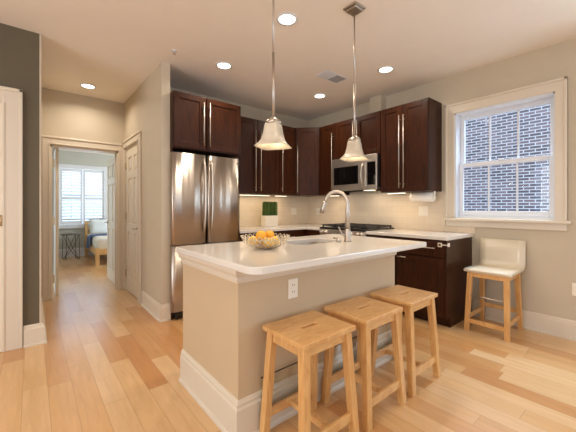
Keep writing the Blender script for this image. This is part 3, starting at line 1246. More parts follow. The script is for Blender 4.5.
# faucet
fx, fy = 1.945, 1.585
fc = thing('faucet', 'brushed nickel gooseneck faucet arching over the island sink', 'faucet', (fx, fy, IT1))
b = B()
lathe(b, [(.001, .0), (.03, 0), (.03, .012), (.026, .016), (.0245, .085), (.022, .1), (.001, .1)], (fx, fy, IT1), 24)
obj('base', b, M['nickel'], fc)
b = B()
dx, dy = -.30, .95
pts = [Vector((fx, fy, IT1 + .10))]
zc, rad = IT1 + .302, .100
pts.append(Vector((fx, fy, zc - .06)))
for k in range(0, 15):
    a = PI * k / 14 * .93
    s = rad - rad * math.cos(a)
    pts.append(Vector((fx + dx * s, fy + dy * s, zc + rad * math.sin(a))))
obj_pts = pts
tube(b, pts, [.021, .0165] + [.0145] * 15, 14)
obj('spout', b, M['nickel'], fc)
b = B()
e0, e1 = pts[-1], pts[-1] + (pts[-1] - pts[-2]).normalized() * .1
e0b = e0 + (e1 - e0) * .15
tube(b, [e0, e0b, e0 + (e1 - e0) * .6, e1], [.0148, .0175, .0195, .0225], 16)
obj('spray_head', b, M['nickel'], fc)
b = B()
tube(b, [(fx, fy, IT1 + .05), (fx - .035, fy - .0, IT1 + .05)], .012, 12)
tube(b, [(fx - .03, fy + .0, IT1 + .05), (fx - .05, fy + .02, IT1 + .065), (fx - .075, fy + .03, IT1 + .12)], [.008, .006, .005], 10)
obj('lever_handle', b, M['nickel'], fc)
# soap dispenser beside the faucet
b = B()
lathe(b, [(.001, 0), (.02, 0), (.02, .022), (.012, .028), (.001, .028)], (1.86, 1.605, IT1), 18)
tube(b, [(1.86, 1.605, IT1 + .02), (1.86, 1.605, IT1 + .034), (1.835, 1.64, IT1 + .032)], .007, 10)
tag(obj('soap_dispenser', b, M['nickel']), 'low nickel soap pump at the sink edge beside the faucet', 'soap dispenser')


# ------------------------------------------------------------------ outlets
def outlet(name, o, dv, zc, wd, ht, label, duplex=True, gangs=1, cat='outlet', n=.007):
    t = thing(name, label, cat, gpt(o, dv, 0, 0, zc - ht / 2))
    b = B()
    gbox(b, o, dv, -wd / 2, wd / 2, 0.0005, n, zc - ht / 2, zc + ht / 2, .003)
    obj('plate', b, M['plastic'], t)
    for g in range(gangs):
        u = (g - (gangs - 1) / 2) * .046
        if duplex:
            for s in (-.02, .02):
                b = B()
                gbox(b, o, dv, u - .016, u + .016, n, n + .0015, zc + s - .014, zc + s + .014, .002)
                r = obj('receptacle', b, M['plastic'], t)
                b = B()
                gbox(b, o, dv, u - .008, u - .005, n + .001, n + .002, zc + s - .004, zc + s + .007)
                gbox(b, o, dv, u + .005, u + .008, n + .001, n + .002, zc + s - .004, zc + s + .007)
                obj('slot', b, M['slot'], r)
        else:
            b = B()
            gbox(b, o, dv, u - .016, u + .016, n, n + .002, zc - .033, zc + .033, .002)
            obj('rocker', b, M['plastic'], t)


outlet('wall_outlet', (1.18, IY0), EX, .728, .072, .115, 'cream duplex outlet on the island side above the stools')
outlet('wall_outlet', (3.43, BW - .008), EX, 1.135, .118, .115, 'cream double gang plate on the tiled back wall beyond the planter', gangs=2, duplex=False)
outlet('light_switch', (RW - .008, 1.87), EY, 1.155, .118, .115, 'cream switch plate on the tile below the paper towel roll', gangs=2, duplex=False, cat='switch')
outlet('wall_outlet', (RW - .008, 3.72), EY, 1.13, .072, .115, 'cream outlet plate on the corner tile behind the faucet')
outlet('wall_outlet', (RW, .455), EY, .46, .072, .115, 'cream outlet low on the beige wall past the white stool')
outlet('wall_outlet', (.40, BY), EX, .44, .072, .115, 'white outlet low on the bedroom wall beside the round table')

# clear scuff guards against the island front
for x0, x1, lab in ((.93, 1.31, 'clear scuff guard on the island base behind the stool at the island corner'),
                    (1.44, 2.26, 'long clear scuff guard on the island base behind the middle and far stools')):
    t = thing('scuff_guard', lab, 'scuff guard', ((x0 + x1) / 2, IY0 - .03, .088))
    b = B()
    box(b, x0, x1, IY0 - .036, IY0 - .0315, .09, .30, .001)
    obj('sheet', b, M['acrylic'], t)
    b = B()
    box(b, x0, x1, IY0 - .039, IY0 - .0305, .085, .0895)
    obj('edge_strip', b, M['slot'], t)
    b = B()
    box(b, x0, x1, IY0 - .038, IY0 - .031, .3005, .304)
    obj('edge_strip', b, M['slot'], t)

# ------------------------------------------------------------------ refrigerator
FY = 3.262         # front of the steel doors
fr = thing('refrigerator', 'stainless french door refrigerator between the hall wall and cabinets', 'refrigerator', (1.55, 3.6, 0))
b = B()
box(b, 1.165, 1.952, FY + .052, 3.93, .03, 1.775, .005)
obj('body', b, M['cab_in'], fr)


def fdoor(name, x0, x1, z0, z1, lbend, rbend):
    """slightly bowed steel front"""
    b = B()
    pts = []
    n = 16
    for k in range(n + 1):
        t = k / n
        x = x0 + (x1 - x0) * t
        y = FY - .012 * (1 - (2 * t - 1) ** 2)
        if t < .07:
            y += lbend * (1 - t / .07) ** 2
        if t > .93:
            y += rbend * ((t - .93) / .07) ** 2
        pts.append((x, y))
    prism(b, pts + [(x1, FY + .05), (x0, FY + .05)], z0, z1)
    for f in b.faces:
        f.smooth = abs(f.normal.z) < .5 and f.normal.y < -.6
    return obj(name, b, M['steel'], fr)


dl = fdoor('door', 1.130, 1.527, .80, 1.79, .012, .012)
drt = fdoor('door', 1.535, 1.958, .80, 1.79, .012, .012)
dz = fdoor('freezer_drawer', 1.130, 1.958, .09, .79, .012, .012)
for par, x in ((dl, 1.486), (drt, 1.572)):
    b = B()
    pts = []
    for k in range(13):
        t = k / 12
        pts.append((x, FY - .012 - (.048 * math.sin(PI * t) ** .6 if 0 < t < 1 else -.005), .925 + .815 * t))
    tube(b, pts, .0125, 12)
    obj('handle', b, M['soft_steel'], par)
b = B()
tube(b, [(1.25, FY - .01, .735), (1.25, FY - .055, .735), (1.86, FY - .055, .735), (1.86, FY - .01, .735)], .0125, 12)
obj('handle', b, M['steel'], dz)
b = B()
box(b, 1.17, 1.95, FY + .012, FY + .052, .02, .088, .004)
obj('kick_grille', b, M['black'], fr)
for x in (1.20, 1.92):
    for y in (FY + .035, 3.85):
        b = B()
        tube(b, [(x, y, 0), (x, y, .03)], .018, 12)
        obj('foot', b, M['black'], fr)
b = B()
box(b, 1.905, 1.935, FY - .006, FY + .004, 1.735, 1.742)
obj('badge', b, M['slot'], drt)

# ------------------------------------------------------------------ microwave
MX = 3.36
mw = thing('microwave', 'stainless over the range microwave under the short cabinet', 'microwave', (3.55, 2.65, 1.435))
MY0, MY1, MZ0, MZ1 = 2.272, 3.034, 1.435, 1.893
b = B()
box(b, MX + .03, RW - .01, MY0, MY1, MZ0, MZ1, .003)
obj('body', b, M['black'], mw)
o = (MX + .03, MY1)
b = B()
gbox(b, o, EY, 0, .60, 0, .03, MZ0 + .035, MZ1 - .07, .004)
md = obj('door', b, M['soft_steel'], mw)
b = B()
gbox(b, o, EY, .045, .475, .03, .032, MZ0 + .085, MZ1 - .125, .001)
obj('window', b, M['black_glass'], md)
b = B()
pts = [gpt(o, EY, .55, .028 + .045 * math.sin(PI * k / 10) ** .55 if 0 < k < 10 else .028, MZ0 + .06 + .29 * k / 10) for k in range(11)]
tube(b, pts, .011, 12)
obj('handle', b, M['nickel'], md)
b = B()
gbox(b, o, EY, .602, .762, 0, .03, MZ0 + .035, MZ1 - .07, .004)
cp = obj('control_panel', b, M['soft_steel'], mw)
b = B()
gbox(b, o, EY, .62, .745, .03, .032, MZ0 + .06, MZ1 - .1, .001)
obj('keypad', b, M['black_glass'], cp)
b = B()
gbox(b, o, EY, 0, .762, 0, .028, MZ1 - .068, MZ1, .004)
obj('top_grille', b, M['soft_steel'], mw)
b = B()
gbox(b, o, EY, 0, .762, -.30, .03, MZ0, MZ0 + .034, .004)
obj('bottom_panel', b, M['soft_steel'], mw)
b = B()
box(b, MX + .12, MX + .2, 2.42, 2.56, MZ0 - .004, MZ0)
obj('lamp_lens', b, M['strip'], mw)
area('microwave_lamp', (MX + .17, 2.49, MZ0 - .006), (MX + .21, 2.49, 0), .07, .12, 1.2, (1, .88, .72))

# ------------------------------------------------------------------ range
rg = thing('gas_range', 'stainless gas range under the microwave', 'stove', (3.45, 2.65, 0))
RY0, RY1 = 2.264, 3.030
b = B()
box(b, 3.145, RW - .012, RY0, RY1, .09, .905, .003)
box(b, 3.2, RW - .012, RY0 + .02, RY1 - .02, 0, .09)
obj('body', b, M['black'], rg)
b = B()
box(b, 3.105, RW - .012, RY0, RY1, .905, .928, .006)
ct = obj('cooktop', b, M['black'], rg)
o = (3.145, RY1)
b = B()
gbox(b, o, EY, 0, RY1 - RY0, 0, .04, .815, .905, .008)
pn = obj('control_panel', b, M['soft_steel'], rg)
for u in (.045, .13, .385, .56, .66, .722):
    if u == .385:
        continue
    b = B()
    cc = gpt(o, EY, u, .04, .865)
    lathe(b, [(.001, -.0), (.026, -.0), (.026, -.006), (.021, -.01), (.018, -.034), (.001, -.036)], cc, 18, axis='X')
    obj('knob', b, M['nickel'], pn)
b = B()
gbox(b, o, EY, .01, RY1 - RY0 - .01, 0, .035, .26, .80, .006)
od = obj('oven_door', b, M['soft_steel'], rg)
b = B()
gbox(b, o, EY, .12, RY1 - RY0 - .12, .035, .037, .36, .66, .001)
obj('window', b, M['black_glass'], od)
b = B()
tube(b, [gpt(o, EY, .06, .035, .75), gpt(o, EY, .06, .08, .75), gpt(o, EY, RY1 - RY0 - .06, .08, .75), gpt(o, EY, RY1 - RY0 - .06, .035, .75)], .012, 12)
obj('handle', b, M['soft_steel'], od)
b = B()
gbox(b, o, EY, .01, RY1 - RY0 - .01, 0, .03, .1, .25, .006)
obj('drawer', b, M['soft_steel'], rg)
for k in range(3):
    y0 = RY0 + .012 + k * .2483
    y1 = y0 + .245
    b = B()
    for (xa, xb, ya, yb) in ((3.15, RW - .07, y0, y0 + .014), (3.15, RW - .07, y1 - .014, y1), (3.15, 3.164, y0, y1), (RW - .084, RW - .07, y0, y1),
                             (3.42, 3.434, y0, y1)):
        box(b, xa, xb, ya, yb, .945, .965, .003)
    yc = (y0 + y1) / 2
    box(b, 3.15, RW - .07, yc - .006, yc + .006, .947, .967, .003)
    for xx in (3.28, 3.56):
        box(b, xx - .006, xx + .006, y0, y1, .947, .967, .003)
    for xx in (3.157, RW - .078):
        for yy in (y0 + .008, y1 - .008):
            box(b, xx - .007, xx + .007, yy - .007, yy + .007, .928, .946)
    g = obj('grate', b, M['iron'], ct)
for yy in (2.40, 2.89):
    for xx in (3.28, 3.56):
        b = B()
        lathe(b, [(.001, 0), (.04, 0), (.04, .01), (.03, .014), (.001, .014)], (xx, yy, .928), 18)
        obj('burner', b, M['iron'], ct)

# ------------------------------------------------------------------ paper towel roll and holder
t = thing('paper_towel_holder', 'white holder with paper towel roll under the cabinet nearest the window', 'paper towel', (3.62, 1.80, 1.27))
b = B()
lathe(b, [(.02, 0), (.056, 0), (.056, .265), (.02, .265)], (3.60, 1.665, 1.325), 32, axis='Y')
obj('roll', b, M['paper'], t)
for y in (1.645, 1.936):
    b = B()
    lathe(b, [(.001, 0), (.024, 0), (.03, .006), (.024, .014), (.001, .014)], (3.60, y, 1.325), 24, axis='Y')
    box(b, 3.585, 3.615, y, y + .012, 1.325, UB, .003)
    obj('end_bracket', b, M['plastic'], t)
b = B()
tube(b, [(3.60, 1.65, 1.325), (3.60, 1.945, 1.325)], .012, 10)
obj('rod', b, M['plastic'], t)

# under-cabinet lights
WARM = (1.0, .80, .55)


def strip(x0, x1, y0, y1, z, label, power):
    t = thing('under_cabinet_light', label, 'light', ((x0 + x1) / 2, (y0 + y1) / 2, z - .016), 'under cabinet lights')
    b = B()
    box(b, x0, x1, y0, y1, z - .012, z - .001, .002)
    obj('housing', b, M['white_trim'], t)
    b = B()
    box(b, x0 + .008, x1 - .008, y0 + .008, y1 - .008, z - .016, z - .012)
    obj('lens', b, M['strip'], t)
    area('under_cabinet_lamp', ((x0 + x1) / 2, (y0 + y1) / 2, z - .018), ((x0 + x1) / 2, (y0 + y1) / 2, 0), x1 - x0, y1 - y0, power, WARM)


strip(2.05, 2.80, 3.78, 3.82, UB, 'slim glowing light strip under the two door cabinet behind the plant', 1.9)
strip(2.90, 3.14, 3.78, 3.82, UB, 'slim glowing light strip under the narrow cabinet beside the corner', .8)
strip(3.56, 3.60, 3.08, 3.32, UB, 'slim glowing light strip under the slim cabinet beside the microwave', .8)
strip(3.52, 3.56, 1.98, 2.23, UB, 'slim glowing light strip under the tall cabinet nearest the window', 1.3)

# ------------------------------------------------------------------ planter
px, py = 2.76, 3.74
t = thing('potted_grass', 'square white planter of clipped green grass on the back worktop', 'plant', (px, py, CT1))
pw = .118
b = B()
q = B()
box(q, px - pw, px + pw, py - .055, py + .055, CT1, CT1 + .165, .004)
_merge(b, q)
obj('planter', b, M['planter'], t)
b = B()
for k in range(900):
    x = px + random.uniform(-pw + .008, pw - .008)
    y = py + random.uniform(-.045, .045)
    h = .205 + random.uniform(-.02, .012)
    lx, ly = random.uniform(-.008, .008), random.uniform(-.008, .008)
    a = random.uniform(0, PI)
    ca, sa = math.cos(a) * .0028, math.sin(a) * .0028
    z0 = CT1 + .16
    v = [b.verts.new(p) for p in ((x - ca, y - sa, z0), (x + ca, y + sa, z0), (x + ca * .8 + lx, y + sa * .8 + ly, z0 + h), (x - ca * .8 + lx, y - sa * .8 + ly, z0 + h))]
    b.faces.new(v)
gr = obj('grass', b, M['grass'], t)
gr['kind'] = 'stuff'

# ------------------------------------------------------------------ fruit bowl and fruit
bx, by = 1.20, 1.675
bw = thing('fruit_bowl', 'openwork wire bowl of citrus on the island top', 'bowl', (bx, by, IT1))
b = B()


def bowl_r(s):
    return .052 + .101 * math.sin(s * PI / 2 * .95) ** 1.0


def bowl_z(s):
    return IT1 + .006 + .068 * (s ** 1.4)


for fam in (1, -1):
    for k in range(26):
        pts = []
        for j in range(9):
            s = j / 8
            a = 2 * PI * k / 26 + fam * s * .62
            r = bowl_r(s)
            pts.append((bx + r * math.cos(a), by + r * math.sin(a), bowl_z(s)))
        tube(b, pts, .003, 6)
obj('lattice', b, M['wire'], bw)
b = B()
for k in range(26):
    a = 2 * PI * k / 26
    r = bowl_r(1) + .004
    c = Vector((bx + r * math.cos(a), by + r * math.sin(a), bowl_z(1) + .002))
    ta = Vector((-math.sin(a), math.cos(a), 0))
    up = Vector((math.cos(a) * .5, math.sin(a) * .5, .86))
    tube(b, [c + ta * .012 * math.cos(q * PI / 5) + up * .012 * math.sin(q * PI / 5) for q in range(10)], .003, 6, closed=True)
obj('rim', b, M['wire'], bw)
b = B()
lathe(b, [(.001, IT1 + .003), (.056, IT1 + .003), (.058, IT1 + .0075), (.001, IT1 + .0075)], (bx, by, 0), 28)
obj('base', b, M['wire'], bw)


def fruit(x, y, z, r, name, mat, label, ax=(1, 1, 1), rot=0.0, group='citrus fruit in the wire bowl'):
    b = B()
    bmesh.ops.create_uvsphere(b, u_segments=24, v_segments=14, radius=r)
    for v in b.verts:
        n = v.co.copy() / r
        if name == 'lemon':
            s = 1 + .12 * max(0, abs(n.z) - .8) / .2
            v.co = Vector((v.co.x * .88, v.co.y * .88, v.co.z * 1.12 * s))
        else:
            v.co.z *= .95
            if n.z > .93:
                v.co.z -= r * .03
    if name == 'lemon':
        bmesh.ops.rotate(b, verts=b.verts, cent=(0, 0, 0), matrix=Matrix.Rotation(PI / 2, 3, 'X') @ Matrix.Rotation(rot, 3, 'Y'))
    bmesh.ops.translate(b, verts=b.verts, vec=(x, y, z))
    o = obj(name, b, mat, smooth=True)
    tag(o, label, name, group)
    b = B()
    if name == 'orange':
        lathe(b, [(.001, 0), (.004, 0), (.003, .003), (.001, .003)], (x, y, z + r * .915), 8)
        obj('stem_end', b, M['grass'], o)


z0 = IT1 + .0095
fruit(bx - .012, by - .055, z0 + .036, .035, 'lemon', M['lemon'], 'yellow lemon low at the front of the wire bowl', rot=.4)
fruit(bx - .075, by + .03, z0 + .043, .035, 'lemon', M['lemon'], 'yellow lemon low in the wire bowl on the refrigerator side', rot=1.2)
fruit(bx + .06, by - .02, z0 + .038, .036, 'orange', M['lemon'], 'pale orange low in the wire bowl on the sink side')
fruit(bx + .01, by + .065, z0 + .041, .037, 'orange', M['orange'], 'orange low at the back of the wire bowl')
fruit(bx - .028, by + .008, z0 + .078, .036, 'orange', M['orange'], 'golden orange on top of the pile, refrigerator side')
fruit(bx + .042, by + .012, z0 + .076, .036, 'orange', M['orange'], 'bright orange on top of the pile, sink side')


# ------------------------------------------------------------------ wooden stools
def make_stool():
    t = thing('wooden_stool', '', 'stool', (0, 0, 0), 'wooden stools along the island')
    H, W, D, T = .59, .372, .318, .024
    b = B()
    slot = rounded(-.055, .055, -.011, .011, .0105, 5)
    prism(b, rounded(-W / 2, W / 2, -D / 2, D / 2, .007, 3), H - T, H, hole=slot, bev=.003)
    obj('seat', b, M['stool_wood'], t, local=True)
    tx, ty = .148, .120
    fx_, fy_ = .177, .156
    ls = .042

    def at(sx, sy, z):
        k = 1 - z / (H - T)
        return (sx * (tx + (fx_ - tx) * k), sy * (ty + (fy_ - ty) * k), z)
    for sx in (-1, 1):
        for sy in (-1, 1):
            b = B()
            taper(b, at(sx, sy, 0), at(sx, sy, H - T), (ls * .95, ls * .95), (ls, ls), .003)
            obj('leg', b, M['stool_leg'], t, local=True)
    za = H - T - .052
    for sy in (-1, 1):
        b = B()
        yy = sy * (ty + .004)
        box(b, -tx + ls / 2 - .004, tx - ls / 2 + .004, yy - .009, yy + .009, za, H - T - .0005, .002)
        obj('apron', b, M['stool_wood'], t, local=True)
        b = B()
        p = at(1, sy, .13)
        box(b, -p[0] + .015, p[0] - .015, p[1] - .010, p[1] + .010, .105, .15, .003)
        obj('stretcher', b, M['stool_wood'], t, local=True)
    for sx in (-1, 1):
        b = B()
        xx = sx * (tx + .004)
        box(b, xx - .009, xx + .009, -ty + ls / 2 - .004, ty - ls / 2 + .004, za, H - T - .0005, .002)
        obj('apron', b, M['stool_wood'], t, local=True)
    b = B()
    p = at(1, 1, .13)
    box(b, -.016, .016, -p[1] + .008, p[1] - .008, .112, .143, .003)
    obj('stretcher', b, M['stool_wood'], t, local=True)
    return t


st = make_stool()
st.location = (1.109, 1.157, 0)
st['label'] = 'wooden stool nearest the island corner and fruit bowl'
dup(st, (1.573, 1.157, 0), 'wooden stool between two others in the row at the island')
dup(st, (2.045, 1.157, 0), 'wooden stool at the row end beside the dark base cabinet')

# ------------------------------------------------------------------ white backed stool at the window
t = thing('bar_stool', 'white seated stool with low back and wooden legs under the kitchen window', 'stool', (3.49, 1.02, 0))
b = B()
SH = .606
prof = []
# side profile (x, z) of the bent shell: seat from the front lip to the curved back
xs0, xs1, rr = 3.268, 3.722, .06
path = [(xs0, SH - .012), (xs0 + .03, SH), (xs1 - rr - .06, SH - .004)]
for k in range(0, 9):
    a = -PI / 2 + (PI / 2) * k / 8
    path.append((xs1 - rr + rr * math.cos(a) - .012, SH - .004 + rr + rr * math.sin(a)))
path += [(xs1 - .006, SH + .15), (xs1 + .004, .874)]
TT = .02
outer, inner = [], []
for i, (x, z) in enumerate(path):
    x2, z2 = path[min(i + 1, len(path) - 1)]
    x1_, z1_ = path[max(i - 1, 0)]
    d = Vector((x2 - x1_, z2 - z1_)).normalized()
    nrm = Vector((d.y, -d.x))
    inner.append((x, z))
    outer.append((x + nrm.x * TT, z + nrm.y * TT))
q = B()
ny = 7
ya, yb = .822, 1.216
rows = []
for k in range(ny):
    y = ya + (yb - ya) * k / (ny - 1)
    rows.append(([q.verts.new((x, y, z)) for x, z in inner], [q.verts.new((x, y, z)) for x, z in outer]))
m_ = len(path)
for k in range(ny - 1):
    for i in range(m_ - 1):
        q.faces.new((rows[k][0][i], rows[k][0][i + 1], rows[k + 1][0][i + 1], rows[k + 1][0][i])).smooth = True
        q.faces.new((rows[k][1][i], rows[k][1][i + 1], rows[k + 1][1][i + 1], rows[k + 1][1][i])).smooth = True
    for i in (0, m_ - 1):
        q.faces.new((rows[k][0][i], rows[k][1][i], rows[k + 1][1][i], rows[k + 1][0][i]))
for k in (0, ny - 1):
    for i in range(m_ - 1):
        q.faces.new((rows[k][0][i], rows[k][0][i + 1], rows[k][1][i + 1], rows[k][1][i]))
bmesh.ops.recalc_face_normals(q, faces=q.faces)
_merge(b, q)
obj('seat_shell', b, M['white_seat'], t)
lx0, lx1, ly0, ly1 = 3.305, 3.63, .868, 1.168
fx0, fx1, fy0, fy1 = 3.29, 3.705, .858, 1.196
zt = SH - TT - .016
for (tx, ty, bx_, by_) in ((lx0, ly0, fx0, fy0), (lx0, ly1, fx0, fy1), (lx1, ly0, fx1, fy0), (lx1, ly1, fx1, fy1)):
    b = B()
    taper(b, (bx_, by_, 0), (tx, ty, zt), (.04, .04), (.043, .043), .003)
    obj('leg', b, M['stool_leg'], t)
b = B()
box(b, lx0 - .018, lx1 + .018, ly0 - .012, ly0 + .008, zt - .04, zt + .012, .002)
box(b, lx0 - .018, lx1 + .018, ly1 - .008, ly1 + .012, zt - .04, zt + .012, .002)
box(b, lx0 - .018, lx0 + .003, ly0, ly1, zt - .04, zt + .012, .002)
box(b, lx1 - .003, lx1 + .018, ly0, ly1, zt - .04, zt + .012, .002)
obj('apron', b, M['stool_leg'], t)
b = B()
tube(b, [(lx0 - .012 - .001, ly0 - .006, .345), (lx0 - .013, ly1 + .012, .345)], .008, 10)
obj('foot_rail', b, M['nickel'], t, label='slim metal foot rail')
for (p0, p1) in (((fx0 + .004, fy0, .0), (fx0 + .004, fy1, 0)),):
    b = B()
    box(b, fx0 - .006, fx0 + .016, fy0 + .01, fy1 - .01, .075, .115, .003)
    obj('stretcher', b, M['stool_leg'], t)
b = B()
box(b, fx1 - .03, fx1 - .008, fy0 + .01, fy1 - .01, .16, .20, .003)
obj('stretcher', b, M['stool_leg'], t)
for y in (fy0 + .005, fy1 - .005):
    b = B()
    box(b, fx0 + .01, fx1 - .02, y - .010, y + .010, .11, .15, .003)
    obj('stretcher', b, M['stool_leg'], t)


# ------------------------------------------------------------------ pendants
def pendant(x, y, rot, label):
    t = thing('pendant_light', label, 'pendant light', (x, y, 1.56), 'pendant lights over the island')
    b = B()
    box(b, x - .062, x + .062, y - .062, y + .062, CH - .012, CH, .003)
    box(b, x - .048, x + .048, y - .048, y + .048, CH - .03, CH - .012, .005)
    obj('canopy', b, M['bronze'], t)
    b = B()
    tube(b, [(x, y, CH - .03), (x, y, 2.14)], .0062, 10)
    tube(b, [(x, y, 2.15), (x, y, 1.745)], .0085, 12)
    obj('rod', b, M['bronze'], t)
    b = B()
    lathe(b, [(.001, 1.756), (.011, 1.756), (.02, 1.748), (.040, 1.736), (.049, 1.722), (.049, 1.712), (.001, 1.712)], (x, y, 0), 24)
    obj('socket_cap', b, M['bronze'], t)
    # flared square bell
    q = B()
    prof = [(.032, 1.722), (.042, 1.714), (.047, 1.70), (.050, 1.675), (.055, 1.648), (.062, 1.62), (.075, 1.597), (.090, 1.582), (.0985, 1.574)]
    rings = []
    N = 8
    for half, z in prof + [(h - .004, z + .001) for h, z in prof[::-1]]:
        ring = []
        for s in range(4):
            for k in range(N):
                u = -1 + 2 * k / N
                if s == 0:
                    p = (u, -1)
                elif s == 1:
                    p = (1, u)
                elif s == 2:
                    p = (-u, 1)
                else:
                    p = (-1, -u)
                px_, py_ = p
                # soften corners a little
                m = max(abs(px_), abs(py_))
                rad = math.hypot(px_, py_)
                f = 1 - .10 * max(0, rad - 1.15) / .264
                ring.append(q.verts.new((x + half * f * (px_ * math.cos(rot) - py_ * math.sin(rot)),
                                         y + half * f * (px_ * math.sin(rot) + py_ * math.cos(rot)), z)))
        rings.append(ring)
    K = 4 * N
    for a, c in zip(rings, rings[1:]):
        for k in range(K):
            f = q.faces.new((a[k], a[(k + 1) % K], c[(k + 1) % K], c[k]))
            f.smooth = True
    bmesh.ops.recalc_face_normals(q, faces=q.faces)
    b = B()
    _merge(b, q)
    obj('shade', b, M['shade'], t, label='frosted bell shade')
    b = B()
    bmesh.ops.create_uvsphere(b, u_segments=16, v_segments=10, radius=.024)
    bmesh.ops.translate(b, verts=b.verts, vec=(x, y, 1.655))
    tube(b, [(x, y, 1.67), (x, y, 1.725)], .013, 10)
    obj('bulb', b, M['bulb'], t, smooth=True)
    l = bpy.data.lights.new('pendant_lamp', 'POINT')
    l.energy = 1.0
    l.color = (1, .85, .66)
    l.shadow_soft_size = .03
    lo = bpy.data.objects.new('pendant_lamp', l)
    COL.objects.link(lo)
    lo.location = (x, y, 1.60)


pendant(1.135, 1.50, math.radians(30), 'bell pendant hanging above the fruit bowl')
pendant(1.91, 1.49, math.radians(22), 'bell pendant hanging above the faucet before the microwave')


# ------------------------------------------------------------------ ceiling fittings
def can(x, y, label, power=10, tint=(1, .89, .76), z=CH, r=.07):
    t = thing('recessed_light', label, 'ceiling light', (x, y, z - .006), 'recessed ceiling lights')
    b = B()
    lathe(b, [(r, 0), (r + .018, -.001), (r + .018, -.005), (r, -.007), (r - .004, -.003)], (x, y, z), 32)
    obj('trim_ring', b, M['white_trim'], t)
    b = B()
    lathe(b, [(.001, -.002), (r, -.002), (r, -.0045), (.001, -.0045)], (x, y, z), 32)
    obj('lens', b, M['lamp'], t)
    area('can_lamp', (x, y, z - .009), (x, y, 0), r * 1.9, 0, power, tint, 'DISK', math.radians(150))


can(1.60, 1.93, 'glowing recessed light between the two pendant rods')
can(1.60, 3.00, 'glowing recessed light before the refrigerator cabinet')
can(3.03, 1.93, 'glowing recessed light before the tall window side cabinet')
can(3.05, 2.97, 'glowing recessed light in front of the corner cabinet')
can(.547, 4.61, 'glowing recessed light in the hall ceiling', 9, (1, .93, .84))
can(0.2, 0.9, 'recessed light above the open floor by the hall', 10)
can(1.6, .1, 'recessed light above the open floor before the stools', 4)

t = thing('air_vent', 'rectangular ceiling vent with one dark louvered half', 'vent', (2.72, 2.44, CH - .012))
b = B()
q = B()
x0, x1, y0, y1 = 2.62, 2.84, 2.37, 2.52
box(b, 2.54, 2.90, 2.35, 2.54, CH - .006, CH, .002)
obj('frame', b, M['white_trim'], t)
b = B()
box(b, 2.725, 2.872, 2.37, 2.52, CH - .0075, CH - .0062)
obj('opening', b, M['vent_dark'], t)
b = B()
for k in range(7):
    y = 2.378 + k * .0225
    box(b, 2.726, 2.871, y, y + .006, CH - .011, CH - .0076)
for k in range(7):
    y = 2.378 + k * .0225
    box(b, 2.56, 2.715, y, y + .012, CH - .009, CH - .0062)
obj('louver_set', b, M['white_trim'], t)

t = thing('sprinkler', 'small pendent sprinkler head in the ceiling near the hall', 'sprinkler', (1.075, 3.03, CH - .035))
b = B()
lathe(b, [(.001, -.008), (.02, -.008), (.028, -.001), (.001, -.001)], (1.075, 3.03, CH), 20)
obj('escutcheon', b, M['white_trim'], t)
b = B()
tube(b, [(1.075, 3.03, CH - .004), (1.075, 3.03, CH - .028)], .006, 10)
lathe(b, [(.001, -.034), (.014, -.034), (.014, -.031), (.001, -.028)], (1.075, 3.03, CH), 16)
obj('deflector', b, M['bronze'], t)

# ------------------------------------------------------------------ bedroom
t = thing('air_vent', 'dark slotted vent in the bedroom ceiling', 'vent', (.92, 8.05, BZ - .01))
b = B()
box(b, .72, 1.1, 8.0, 8.13, BZ - .006, BZ, .002)
obj('frame', b, M['white_trim'], t)
b = B()
for k in range(4):
    box(b, .74, 1.08, 8.012 + k * .028, 8.03 + k * .028, BZ - .008, BZ - .0062)
obj('slot', b, M['vent_dark'], t)

# bed: headboard against the window wall, foot toward the hall
BDX0, BDX1, BDY0, BDY1 = 1.0, 2.05, 7.33, 9.03
bd = thing('bed', 'pine bed with slatted headboard and pale mattress under the shuttered window', 'bed', (1.5, 8.2, 0))
for x in (BDX0, BDX1 - .06):
    b = B()
    box(b, x, x + .06, BDY1 - .06, BDY1, 0, .86, .006)
    obj('leg', b, M['bed_wood'], bd)
    b = B()
    box(b, x, x + .07, BDY0, BDY0 + .07, 0, .36, .006)
    obj('leg', b, M['bed_wood'], bd)
b = B()
box(b, BDX0 + .06, BDX1 - .06, BDY1 - .05, BDY1 - .015, .80, .86, .004)
for z in (.42, .53, .64):
    box(b, BDX0 + .06, BDX1 - .06, BDY1 - .04, BDY1 - .02, z, z + .06, .003)
obj('headboard', b, M['bed_wood'], bd)
b = B()
box(b, BDX0, BDX0 + .035, BDY0 + .07, BDY1 - .06, .22, .34, .004)
box(b, BDX1 - .035, BDX1, BDY0 + .07, BDY1 - .06, .22, .34, .004)
box(b, BDX0 + .07, BDX1 - .07, BDY0 + .01, BDY0 + .045, .22, .34, .004)
obj('rail', b, M['bed_wood'], bd)
b = B()
box(b, BDX0 + .036, BDX1 - .036, BDY0 + .05, BDY1 - .06, .28, .56, .07, 4)
obj('mattress', b, M['mattress'], bd)
for f in bd.children:
    if f.name.startswith('mattress'):
        for p in f.data.polygons:
            p.use_smooth = True


